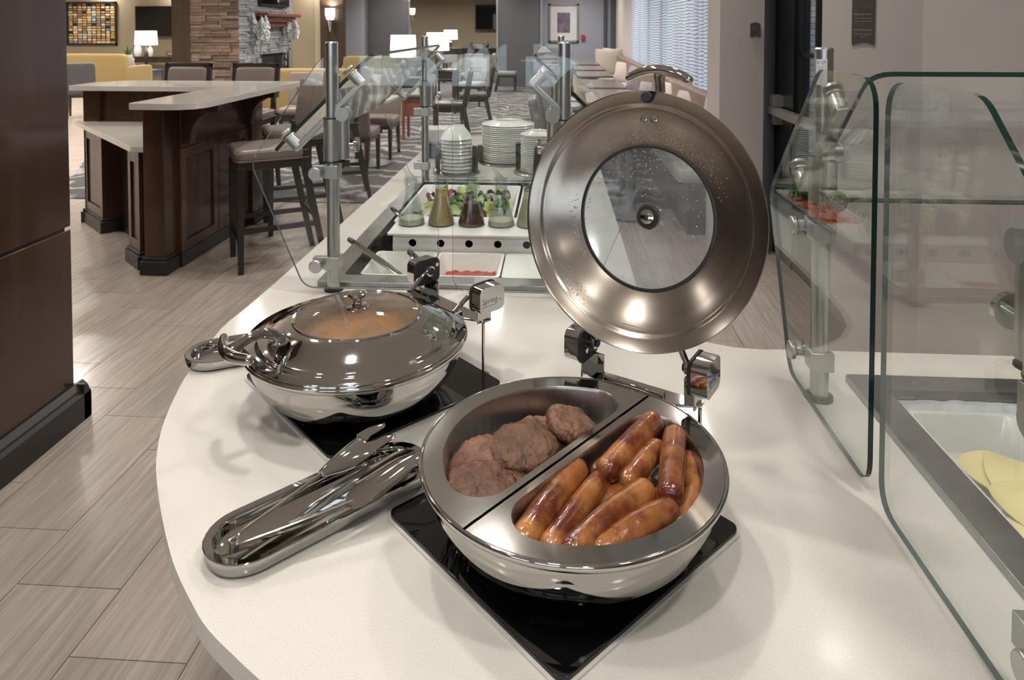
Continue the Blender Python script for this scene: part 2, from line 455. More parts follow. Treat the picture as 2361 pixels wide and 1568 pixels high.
# everything past the near field is one joined field of tiles
ft = MB()
for i in range(-18, 50):
    x = -1.314 - .2935 * i
    base = 2.38 + .203 * i
    for k in range(-14, 36):
        y = base + .61 * k - .305
        if -4.4 < y < 21.5 and -16 < x < 3.6:
            near = (-5.4 <= x <= 2.0 and 1.0 <= y <= 6.6 and not (x < -1.95 and y < 2.2))
            if near: continue
            if -4.9 < x < 1.4 and 7.3 < y: continue
            ft.box(x - .1455, x + .1455, y - .3037, y + .3037, -.006, 0)
put(ft, 'distant_tiles', TILE, parent=floor, smooth=False, kind='stuff')
# wave carpet of the dining room
c = MB(); c.prism([(-4.9, 5.90), (1.42, 5.90), (1.42, 20.0), (-5.2, 20.0), (-5.9, 8.6), (-4.9, 6.8)], -.002, .008)
struct(c, 'floor_carpet', CARPET, smooth=False)

# ceiling with recessed downlights
c = MB(); c.box(-17, 4.0, -4.5, 22, CEIL, CEIL + .1)
struct(c, 'ceiling', WALLC)
LED = mat('downlight_lens', (.9, .85, .75), .4, emit=(1, .9, .75), estr=8, nscale=3, namt=.02)
for dx, dy, wh in DOWN:
    t = thing('ceiling_downlight', 'small round recessed ceiling downlight above ' + wh, 'downlight', (dx, dy, CEIL), 0, 'recessed ceiling downlights')
    r = MB(); r.lathe([(.07, 0), (.092, 0), (.092, -.006), (.07, -.010), (.066, -.002)], 24); put(r, 'trim_ring', WHITET, t)
    r = MB(); r.lathe([(0, -.003), (.066, -.003), (.066, 0)], 20); put(r, 'lens', LED, t)

# outer walls
def wallbox(name, m, *b):
    q = MB(); q.box(*b); return struct(q, name, m)
wallbox('wall_left', WALLT, -16.1, -16, -4.5, 22, 0, CEIL)
wallbox('wall_far', WALLT, -16, 4, 20.9, 21, 0, CEIL)
# back wall behind the camera: piers, sill and header around three windows
q = MB()
q.box(-16, 4, -4.5, -4.4, 0, .8); q.box(-16, 4, -4.5, -4.4, 2.45, CEIL)
for x0, x1 in ((-16, -4.2), (-2.6, -2.3), (-.7, -.4), (1.2, 4)): q.box(x0, x1, -4.5, -4.4, .8, 2.45)
struct(q, 'wall_back', WALLW)
for i, x0 in enumerate((-4.2, -2.3, -.4)):
    fr = MB(); x1 = x0 + 1.6
    for b in ((x0, x0 + .05, .8, 2.45), (x1 - .05, x1, .8, 2.45), (x0, x1, .8, .85), (x0, x1, 2.4, 2.45), (x0 + .78, x0 + .82, .8, 2.45)): fr.box(b[0], b[1], -4.49, -4.41, b[2], b[3])
    wo = struct(fr, 'window_%d' % (i + 3), WHITET)
    pn = MB(); pn.box(x0 + .04, x1 - .04, -4.455, -4.449, .84, 2.41); put(pn, 'pane', GLASS, parent=wo)

# wood column close by on the left: face at x = -1.85, two stacked panels over a black baseboard
q = MB()
q.box(-3.4, -1.85, 1.2, 2.545, .12, .742); q.box(-3.4, -1.85, 1.2, 2.545, .754, CEIL); q.box(-3.38, -1.862, 1.22, 2.53, .0, CEIL)
struct(q, 'wall_column_left', WOODCOL, bevel=.003)
q = MB()
q.prism([(0, 0), (.04, 0), (.04, .10), (.028, .112), (.028, .122), (.008, .140), (0, .140)], -1.35, 0, M=Matrix(((1, 0, 0, -1.85), (0, 0, 1, 2.585), (0, 1, 0, 0), (0, 0, 0, 1))))
q.prism([(0, 0), (.04, 0), (.04, .10), (.028, .112), (.028, .122), (.008, .140), (0, .140)], -1.55, .04, M=Matrix(((0, 0, 1, -1.85), (1, 0, 0, 2.545), (0, 1, 0, 0), (0, 0, 0, 1))))
struct(q, 'baseboard_left', BASEB)

# window wall on the right of the dining room, x = 1.5
q = MB()
q.box(1.5, 1.62, 4.9, 20.9, 0, .75); q.box(1.5, 1.62, 4.9, 20.9, 2.6, CEIL)
q.box(1.5, 1.62, 4.9, 6.2, .75, 2.6); q.box(1.5, 1.62, 13.9, 20.9, .75, 2.6); q.box(1.5, 1.62, 9.9, 10.15, .75, 2.6)
struct(q, 'wall_right', WALLW)
for i, (y0, y1) in enumerate(((6.2, 9.9), (10.15, 13.9))):
    q = MB()
    for k in range(4):
        yy = y0 + (y1 - y0) * k / 3; q.box(1.53, 1.59, max(y0, yy - .03), min(y1, yy + .03), .75, 2.6)
    q.box(1.53, 1.59, y0, y1, .75, .81); q.box(1.53, 1.59, y0, y1, 2.54, 2.6)
    wo = struct(q, 'window_%d' % (i + 1), WHITET)
    p = MB(); p.box(1.557, 1.563, y0 + .02, y1 - .02, .8, 2.55); put(p, 'pane', GLASS, parent=wo)
# pier beside the exit door, a bluish reveal on its flank
q = MB(); q.prism([(1.075, 4.72), (1.36, 4.72), (1.445, 4.80), (1.5, 4.9), (1.5, 5.1), (1.075, 5.1)], 0, CEIL)
struct(q, 'wall_pier', WALLW)
q = MB(); q.prism([(1.36, 4.716), (1.45, 4.785), (1.505, 4.90), (1.50, 4.91), (1.36, 4.73)], 0.0, CEIL)
struct(q, 'trim_1', mat('blue_grey_reveal', (.30, .32, .37), .5, nscale=4, namt=.05))
# near right wall that carries the sign
q = MB(); q.prism([(1.064, 2.9), (1.455, 2.9), (2.6, 2.5), (3.9, 2.5), (3.9, 3.1), (1.30, 3.1)], 0, CEIL)
struct(q, 'wall_sign', WALLW, smooth=False)
wallbox('wall_right_near', WALLW, 3.9, 4.0, -4.5, 3.1, 0, CEIL)
wallbox('wall_beyond_sign', WALLW, 1.5, 1.62, 3.1, 3.3, 0, CEIL)

# exit door in the x = 1.5 plane: black stiles, mullions, glass, panic bar
q = MB()
q.box(1.46, 1.56, 4.44, 4.89, 0, CEIL)
q.box(1.47, 1.55, 3.3, 4.44, 0, .22); q.box(1.47, 1.55, 3.3, 3.42, .22, CEIL); q.box(1.48, 1.54, 4.40, 4.44, .22, CEIL)
for z in (1.345, 1.70, 2.1): q.box(1.49, 1.53, 3.42, 4.40, z - .012, z + .012)
q.box(1.49, 1.53, 4.14, 4.165, .22, CEIL); q.box(1.49, 1.53, 3.42, 4.44, 2.5, 2.56)
door = struct(q, 'door_1', DOORBLK)
p = MB(); p.box(1.507, 1.513, 3.42, 4.40, .22, 2.6); put(p, 'pane', GLASS, parent=door)
p = MB(); p.prism(rrect(3.45, 4.78, .945, .995, .015), 1.39, 1.44, M=Matrix(((0, 0, 1, 0), (1, 0, 0, 0), (0, 1, 0, 0), (0, 0, 0, 1))))
p.box(1.40, 1.47, 4.62, 4.74, 1.0, 1.07); p.box(1.41, 1.47, 4.64, 4.71, .88, .94)
put(p, 'push_bar', ALU, parent=door, bevel=.004)

# brick wall outside the door, single bricks
BR = mat('pale_brick', (.26, .27, .29), .8, nscale=22, namt=.3, rand=.22, bump=.3, bscale=60)
MORT = mat('mortar', (.17, .18, .20), .9, nscale=40, namt=.2)
q = MB(); q.box(2.3, 4.6, 9.06, 9.2, -.1, 2.9); bw = struct(q, 'wall_brick_outside', MORT)
bm_ = MB(); bm_.box(-.096, .096, -.02, .045, -.033, .033)
b0 = None; nb = 0
for r in range(40):
    for cidx in range(8):
        x = 2.62 + cidx * .205 + (.1 if r % 2 else 0); z = .05 + r * .074
        if nb >= 300: break
        if b0 is None: b0 = put(bm_, 'brick', BR, parent=bw, smooth=False); o = b0
        else: o = bpy.data.objects.new('brick', b0.data); COL.objects.link(o); o.parent = bw
        o.location = (x, 9.03 + random.uniform(-.006, .006), z); nb += 1
q = MB(); q.box(1.7, 9, 3.2, 24, -.12, -.02); struct(q, 'floor_outside', mat('paving_outside', (.22, .22, .21), .9, nscale=4, namt=.2))

# ---- far end of the dining room
wallbox('wall_blue', WALLB, -.40, 1.5, 18.2, 18.35, 0, CEIL)
wallbox('wall_blue_panel', WALLB, -5.50, -4.92, 17.7, 17.9, 0, CEIL)
for i, (x0, x1) in enumerate(((-4.86, -3.80), (-1.49, -.42))):
    q = MB(); q.box(x0, x1, 17.85, 17.92, .02, CEIL)
    for s_ in range(3):
        pass
    d = struct(q, 'door_%d' % (i + 2), GREYPAN)
    for xx in (x0 - .05, x1):
        e = MB(); e.box(xx, xx + .05, 17.82, 17.95, 0, CEIL); put(e, 'edge_profile', SATIN, parent=d)
wallbox('wall_wood_sconce', WOODFAR, -5.68, -5.12, 16.6, 16.8, 0, CEIL)
wallbox('wall_lounge', WALLT, -16, -6.2, 19.2, 19.35, 0, CEIL)
q = MB(); q.box(-5.92, -5.80, 16.9, 17.0, 0, CEIL); q.box(-5.80, -5.70, 16.95, 17.0, 0, CEIL); struct(q, 'trim_2', mat('cream_casing', (.42, .37, .27), .5, nscale=4, namt=.04))
q = MB(); q.box(-7.4, -5.85, 17.0, 17.1, 0, CEIL); struct(q, 'wall_recess', WALLT)
wallbox('wall_wood_column', WOODFAR, -6.90, -6.46, 12.2, 12.75, 0, CEIL)
q = MB(); q.box(1.38, 1.5, 18.0, 18.2, 0, CEIL); q.box(1.2, 1.26, 18.14, 18.2, 0, CEIL); struct(q, 'trim_3', GREYPAN)

# ---- stone fireplace: brown face toward us, grey face turned to the room; each stone its own piece
SBR = mat('brown_ledgestone', (.185, .125, .09), .8, nscale=9, namt=.35, rand=.42, bump=.5, bscale=25)
SGR = mat('grey_ledgestone', (.33, .34, .36), .75, nscale=9, namt=.3, rand=.30, bump=.5, bscale=25)
q = MB(); q.box(-6.44, -5.60, 12.03, 14.45, 0, CEIL); fire = struct(q, 'wall_fireplace', MORT)
dark = mat('firebox_black', (.006, .006, .006), .8, nscale=5, namt=.3)
def stones(face, x0, x1, zlo, zhi, m, lim, skip=None):
    cnt = 0; rest = MB(); z = .02; meshes = {}
    rows = []
    while z < CEIL - .03:
        h = random.choice((.042, .05, .058)); rows.append((z, h)); z += h + .004
    for z, h in rows:
        x = x0
        while x < x1 - .01:
            wd = min(random.choice((.16, .22, .28, .36)), x1 - x)
            if x1 - (x + wd) < .08: wd = x1 - x
            d = random.choice((.03, .04, .05, .058))
            if not (skip and skip(x, x + wd, z, z + h)):
                if face == 'front': b = (x + .002, x + wd - .002, 12.03 - d, 12.05, z, z + h)
                else: b = (-5.62, -5.60 + d, x + .002, x + wd - .002, z, z + h)
                cx, cy, cz = (b[0] + b[1]) / 2, (b[2] + b[3]) / 2, (b[4] + b[5]) / 2
                if zlo <= z <= zhi and cnt < lim:
                    key = (round(wd, 2), h, d)
                    if key not in meshes:
                        s = MB(); s.box(b[0] - cx, b[1] - cx, b[2] - cy, b[3] - cy, b[4] - cz, b[5] - cz); meshes[key] = s.mesh('stone', m, False)
                    o = bpy.data.objects.new('stone', meshes[key]); COL.objects.link(o); o.parent = fire; o.location = (cx, cy, cz); cnt += 1
                else: rest.box(*b)
            x += wd
    put(rest, 'stonework', m, parent=fire, smooth=False, kind='stuff')
stones('front', -6.44, -5.57, .55, 2.05, SBR, 115)
fb = (12.98, 14.0, .25, 1.0)
stones('side', 12.0, 14.45, .85, 2.05, SGR, 175, lambda a, b, c0, c1: (b > 12.9 and a < 14.0 and c0 < 1.0) )
q = MB(); q.box(-5.63, -5.592, 12.9, 14.0, .0, 1.02); put(q, 'firebox', dark, parent=fire)
q = MB(); q.box(-5.60, -5.30, 12.62, 14.3, 1.72, 1.79); q.box(-5.60, -5.38, 12.72, 14.2, 1.62, 1.72); q.box(-5.60, -5.44, 12.8, 14.1, 1.53, 1.62)
put(q, 'mantel', WOODBR, parent=fire, bevel=.01, label='red-brown wooden mantel shelf')
# ================================================================== THE BUFFET COUNTER
CT = .84
left_curve = [(-.737, 1.78), (-.741, 1.62), (-.745, 1.50), (-.717, 1.317), (-.689, 1.205), (-.657, 1.111), (-.619, 1.031), (-.582, .971), (-.534, .902), (-.477, .828), (-.424, .772), (-.387, .738), (-.342, .707), (-.303, .682), (-.2, .618), (-.1, .572), (0, .542), (.12, .522), (.3, .515)]
lc = [tuple(p) for p in spline([Vector((a, b, 0)) for a, b in left_curve], 3)]
lc = [(p[0], p[1]) for p in lc]
fillet = [(.46, 1.475), (.431, 1.472), (.37, 1.479), (.325, 1.498), (.27, 1.54), (.232, 1.60), (.212, 1.68), (.208, 1.78)]
t = thing('buffet_counter', 'long white speckled quartz buffet counter with a rounded end, carrying the chafing dishes', 'counter', (0, 1.2, 0))
q = MB()
zz = (CT - .026, CT)
q.prism(lc + [(.56, .515), (.56, 1.475)] + fillet, *zz)
q.prism([(-.737, 1.78), (-.60, 1.78), (-.60, 3.0), (-.733, 3.0)], *zz)
q.prism([(.05, 1.78), (.208, 1.78), (.208, 3.0), (.05, 3.0)], *zz)
q.prism(roundpoly([(-.733, 3.0), (.208, 3.0), (.208, 4.31), (-.733, 4.31)], [0, 0, .08, .08]), *zz)
q.prism([(.56, .515), (3.0, .515), (3.0, .69), (.56, .69)], *zz)
q.prism([(.56, 1.33), (3.0, 1.33), (3.0, 1.475), (.56, 1.475)], *zz)
q.prism([(1.80, .69), (3.0, .69), (3.0, 1.33), (1.80, 1.33)], *zz)
put(q, 'countertop', QUARTZ, t, world=True, smooth=False)
q = MB()
body = [(-.50, 4.1), (-.50, 1.35), (-.40, 1.05), (-.22, .82), (0, .73), (2.9, .72), (2.9, 1.30), (.40, 1.30), (.22, 1.36), (.06, 1.55), (.05, 4.1)]
rim = [(-.605, 3.05), (-.605, 1.74), (.085, 1.74), (.085, 3.05)]
q.prism(body, .1, .70)
put(q, 'cabinet_body', WOOD, t, world=True, smooth=False)
q = MB(); q.prism([(a * .98 if a < 0 else a, b + .03 if b < 1 else b) for a, b in body], 0.0, .1); put(q, 'toe_kick', BASEB, t, world=True, smooth=False)

# ---- recessed wells
def well(x0, x1, y0, y1, label, name='salad_bar_well', fl=.055, d=.10):
    t = thing(name, label, 'salad bar well', ((x0 + x1) / 2, (y0 + y1) / 2, CT))
    q = MB()
    o = [(x0, y0), (x1, y0), (x1, y1), (x0, y1)]; i = [(x0 + fl, y0 + fl), (x1 - fl, y0 + fl), (x1 - fl, y1 - fl), (x0 + fl, y1 - fl)]
    q.prism(rrect(x0, x1, y0, y1, .006, 2), CT + .0005, CT + .013, holes=[rrect(x0 + fl, x1 - fl, y0 + fl, y1 - fl, .012, 3)])
    put(q, 'rim', WELLSTEEL, t, world=True, bevel=.0015)
    q = MB()
    a, b, c_, e = x0 + fl, x1 - fl, y0 + fl, y1 - fl
    for bx in ((a - .004, a, c_, e), (b, b + .004, c_, e), (a, b, c_ - .004, c_), (a, b, e, e + .004)): q.box(bx[0], bx[1], bx[2], bx[3], CT - d, CT + .001)
    q.box(a, b, c_, e, CT - d - .004, CT - d)
    put(q, 'basin', WELLSTEEL, t, world=True, smooth=False)
    return t
well(-.62, .07, 1.765, 3.015, 'stainless steel cold well sunk in the far arm of the counter, holding the dressing bottles')
well(.547, 1.81, .68, 1.352, 'stainless steel cold well at the right, holding the sliced cheese')

def pan(x0, x1, y0, y1, zt, dep, label, group=None, mat_=WHITEPL, taper=.022, wall=.004, lip=.008):
    t = thing('food_pan', label, 'food pan', ((x0 + x1) / 2, (y0 + y1) / 2, zt - dep), 0, group)
    q = MB(); n = 4
    def ring(o_, z, r): return [(p[0], p[1], z) for p in rrect(x0 + o_, x1 - o_, y0 + o_, y1 - o_, r, n)]
    q.loft([ring(0, zt - .006, .014), ring(0, zt, .014), ring(lip, zt, .014), ring(lip + .002, zt - .004, .016), ring(lip + taper, zt - dep + .006, .02), ring(lip + taper + .012, zt - dep, .02)], cap0=False, cap1=True)
    q.loft([ring(0, zt - .006, .014), ring(lip - wall, zt - .006, .014), ring(lip - wall + taper, zt - dep - .003, .02)], cap0=False, cap1=True)
    put(q, 'pan', mat_, t, world=True)
    return t

# ---- sneeze guards. local frame: x across (posts at +-.2935), y along, panels at both ends
def guard(name, label, origin, rz, length, topo, sides, y0s):
    t = thing(name, label, 'sneeze guard', (*origin, CT), rz)
    A = .2935
    def post(x, y, end):
        q = MB(); q.lathe([(.016, 0), (.016, .628), (.0165, .628), (.0165, .632), (.014, .635), (0, .635)], 24, c=(x, y, 0)); p = put(q, 'post', SATIN, t)
        q = MB(); q.lathe([(0, 0), (.024, 0), (.024, .006), (.017, .008), (0, .008)], 24, c=(x, y, 0)); put(q, 'foot', RUBBER, p)
        s = -1 if x > 0 else 1        # collar's second barrel faces the middle
        q = MB(); q.lathe([(.0225, .333), (.0225, .440)], 24, c=(x, y, 0)); q.lathe([(0, .333), (.0225, .333)], 24, c=(x, y, 0)); q.lathe([(.0225, .44), (.017, .441)], 24, c=(x, y, 0))
        q.lathe([(0, .338), (.0145, .338), (.0145, .437), (0, .437)], 20, c=(x + s * .029, y, 0)); q.box(min(x, x + s * .03), max(x, x + s * .03), y - .011, y + .011, .34, .434)
        put(q, 'collar', ALU, p)
        for zc in (.329, .4405):
            q = MB(); q.lathe([(.0, zc), (.0235, zc), (.0235, zc + .003), (.0, zc + .003)], 24, c=(x, y, 0)); q.lathe([(0, zc), (.0152, zc), (.0152, zc + .003), (0, zc + .003)], 16, c=(x + s * .029, y, 0))
            q.box(min(x, x + s * .03), max(x, x + s * .03), y - .0115, y + .0115, zc, zc + .003)
            put(q, 'gasket', RUBBER, p)
        q = MB(); q.cyl((x + s * .043, y, .374), (x + s * .058, y, .374), .006, n=12); q.cyl((x + s * .058, y, .374), (x + s * .066, y, .374), .019, n=24); put(q, 'knob', CHROME, p)
        # swivel that carries the glass arm
        q = MB(); q.cyl((x + s * .029, y - .018, .452), (x + s * .029, y + .018, .452), .018, n=24); put(q, 'swivel', ALU, p)
        return p
    def arm(x, y, sgn):
        # bar parallel to the sloped glass with two stand-off clamps; sgn -1 left, +1 right
        px = x - sgn * .029; dx, dz = sgn * .715, -.70          # down-slope direction
        nx, nz = sgn * .70, .715                                 # outward normal of the glass
        p0 = Vector((px, y, .452)) + Vector((nx, 0, nz)) * .022
        off = .030
        a = p0 + Vector((-dx * .10, 0, -dz * .10)) + Vector((nx, 0, nz)) * off * .0
        b = p0 + Vector((dx * .155, 0, dz * .155))
        q = MB()
        u = Vector((nx, 0, nz)); dd = Vector((dx, 0, dz)); ay = Vector((0, 1, 0))
        vs = []
        for pp in (a, b):
            for s1, s2 in ((-1, -1), (1, -1), (1, 1), (-1, 1)): vs.append(pp + u * (.007 * s1) + ay * (.011 * s2))
        q.add(vs, [(0, 1, 2, 3), (7, 6, 5, 4), (0, 4, 5, 1), (1, 5, 6, 2), (2, 6, 7, 3), (3, 7, 4, 0)])
        ar = put(q, 'arm', ALU, t, bevel=.002)
        for k, pp in enumerate((a + dd * .012, b - dd * .012)):
            q = MB(); q.cyl(pp, pp + u * (.032), .0145, n=20); q.cyl(pp + u * .032, pp + u * .036, .017, n=20); q.cyl(pp + u * .046, pp + u * .051, .017, n=20)
            put(q, 'clamp', ALU, ar)
        return ar
    for y in (0.0, length):
        for x in (-A, A): post(x, y, y)
    # end panels
    def panel(side, y):
        pts = [(.0175, .016), (.36, .016), (.495, .330), (topo, .600), (.0175, .600)]
        rr = [.04, .045, .05, .05, .05]
        pl = roundpoly([(side * a, b) for a, b in (pts if side > 0 else pts)], rr, 6)
        q = MB(); M = Matrix(((1, 0, 0, 0), (0, 0, 1, y), (0, 1, 0, 0), (0, 0, 0, 1)))
        q.prism(pl, -.0037, .0037, M=M)
        # prism order: cap tris first, then rim quads -> dark green or pale by facing, painting in light through the pane
        nt_ = len(q.f) - len(pl)
        q.m = [0] * nt_
        for i in range(len(pl)):
            a_, b_ = pl[i], pl[(i + 1) % len(pl)]; nx_ = (b_[1] - a_[1]) / max(1e-6, math.hypot(b_[0] - a_[0], b_[1] - a_[1])) * (1 if side > 0 else -1)
            q.m.append(1 if (rz != 0 and nx_ > .3) else 2)
        return put(q, 'end_panel', [GLASS, GEDGE, PALEEDGE], t, smooth=False)
    for y, oy in ((0.0, -.030), (length, .030)):
        for side in (-1, 1):
            panel(side, y + oy)
            for z in (.072, .306):
                s = side; x = side * A; sg = -1 if oy < 0 else 1
                q = MB(); q.box(min(x - .018, x + .018) , max(x - .018, x + .018), y - .020, y + .020, z - .017, z + .017)
                q.box(x + min(0, s * .050), x + max(0, s * .050), y + (sg * .004 if sg < 0 else .004) - .010 + (0), y + .010 + sg * .004, z - .015, z + .015)
                xk = x + s * .034
                q.cyl((xk, y, z), (xk, y + oy * 1.25, z), .010, n=16)
                cl = put(q, 'clip', ALU, t, bevel=.0015)
                q = MB(); q.cyl((xk, y + oy * 1.12, z), (xk, y + oy * 1.45, z), .0165, n=24); put(q, 'clip_button', ALU, cl, bevel=.002)
    # sloped front glass, one each side
    for side in sides:
        y0, y1 = y0s, length - .06
        x_top, z_top = topo - .095, .598
        sl = .375
        dx, dz = side * .715, -.70
        nx, nz = side * .70, .715
        # local plane coords: a down-slope, b along y
        pl = roundpoly([(0, y0), (sl, y0), (sl, y1), (0, y1)], .035, 5)
        M = Matrix(((dx, 0, nx, side * x_top), (0, 1, 0, 0), (dz, 0, nz, z_top), (0, 0, 0, 1)))
        q = MB(); q.prism(pl if side < 0 else pl, -.005, .005, M=M); k = len(q.f) - len(pl); q.m = [0] * k + [1] * len(pl)
        put(q, 'sloped_glass', [GLASS, GEDGE], t, smooth=False)
        for y in (0.0, length):
            arm(side * A, y + (.05 if y == 0 else -.05), side) if False else arm(side * A, y, side)
    return t
G1 = guard('sneeze_guard', 'glass and steel sneeze guard over the dressings on the far arm of the counter', (-.2745, 1.744), 0, 1.256, .31, (-1, 1), .08)
G2 = guard('sneeze_guard', 'glass and steel sneeze guard over the cold well at the right edge of the photo', (.475, .990), -PI / 2, 1.256, .23, (-1,), .012)
# certification sticker on the near-right post of the right guard and the far one on the left
STK = mat('silver_sticker', (.62, .62, .60), .4, nscale=60, namt=.05)
INK = mat('sticker_ink', (.05, .05, .055), .6, nscale=60, namt=.1)
def textmesh(txt, size, align='CENTER', extr=.0):
    cu = bpy.data.curves.new('writing', 'FONT'); cu.body = txt; cu.size = size; cu.align_x = align; cu.extrude = extr; cu.resolution_u = 3; cu.space_line = 1.0
    o = bpy.data.objects.new('writing', cu); COL.objects.link(o)
    bpy.context.view_layer.update()
    me = bpy.data.meshes.new_from_object(o.evaluated_get(bpy.context.evaluated_depsgraph_get()))
    bpy.data.objects.remove(o); return me
def write(txt, size, M, m, parent, align='CENTER', name='lettering', warp=None, extr=.0003):
    me = textmesh(txt, size, align, extr); me.materials.clear(); me.materials.append(m)
    if warp:
        for v in me.vertices: v.co = warp(v.co)
    o = bpy.data.objects.new(name, me); COL.objects.link(o)
    o.parent = parent; o.matrix_local = M; FR[o.name] = FR[parent.name] @ M
    return o
def sticker(px, py, ang0, parent_t):
    Minv = FR[parent_t.name].inverted()
    q = MB(); n = 10; vs = []
    for z in (1.409, 1.4545):
        for i in range(n + 1):
            a = ang0 - .62 + 1.24 * i / n; vs.append((px + .0163 * math.sin(a), py - .0163 * math.cos(a), z))
    q.add(vs, [(i, i + 1, n + 2 + i, n + 1 + i) for i in range(n)])
    st = put(q, 'sticker', STK, parent_t, world=True)
    def mk(cx, cz):
        def wp(co):
            a = ang0 + (co.x + cx) / .0165; return Minv @ Vector((px + .0166 * math.sin(a), py - .0166 * math.cos(a), co.y + cz))
        return wp
    for txt, s, cx, cz in (('SI', .0065, -.006, 1.4465), ('FOOD SERVICE', .0017, -.001, 1.4400), ('EQUIPMENT', .0017, -.001, 1.4365), ('TYPE A', .0017, 0, 1.4300), ('DISPLAY USE', .0015, 0, 1.4260), ('MADE IN', .0017, 0, 1.4180), ('USA', .0020, 0, 1.4130)):
        write(txt, s, Matrix.Identity(4), INK, st, warp=mk(cx, cz), extr=0)
    q = MB()
    for i, (bx, bz) in enumerate(((0, 0), (.0028, .0012), (.0056, .0024), (.0022, .0046), (.0048, .0040), (-.0006, .0028))):
        sh = [(.0, 0), (.0020, .0003), (.0027, .0011), (.0007, .0009)]
        w_ = mk(.000, 1.4462); q.add([w_(Vector((bx + a, bz + b, 0))) for a, b in sh], [(0, 1, 2, 3)])
    put(q, 'emblem', INK, st)
sticker(.475, 1.2835, -.62, G2)
sticker(.019, 3.0, .25, G1)

# ================================================================== INDUCTION PLATES
def hob(cx, cy, s, label):
    t = thing('induction_plate', label, 'induction plate', (cx, cy, CT), PI / 4)
    q = MB(); q.prism(rrect(-s - .004, s + .004, -s - .004, s + .004, .016, 5), .0, .0035); put(q, 'pale_frame', mat('pale_plate_edge', (.62, .60, .56), .3, nscale=20, namt=.05), t)  # pale rim slightly wider than the glass top
    q = MB(); q.prism(rrect(-s, s, -s, s, .013, 6), .0035, .0085); put(q, 'glass_top', BLACKGLASS, t, bevel=.0015)
    return t
hob(.007, .928, .168, 'square black glass induction plate under the open chafing dish')
hob(-.347, 1.287, .175, 'square black glass induction plate under the closed chafing dish')
PT = CT + .0085

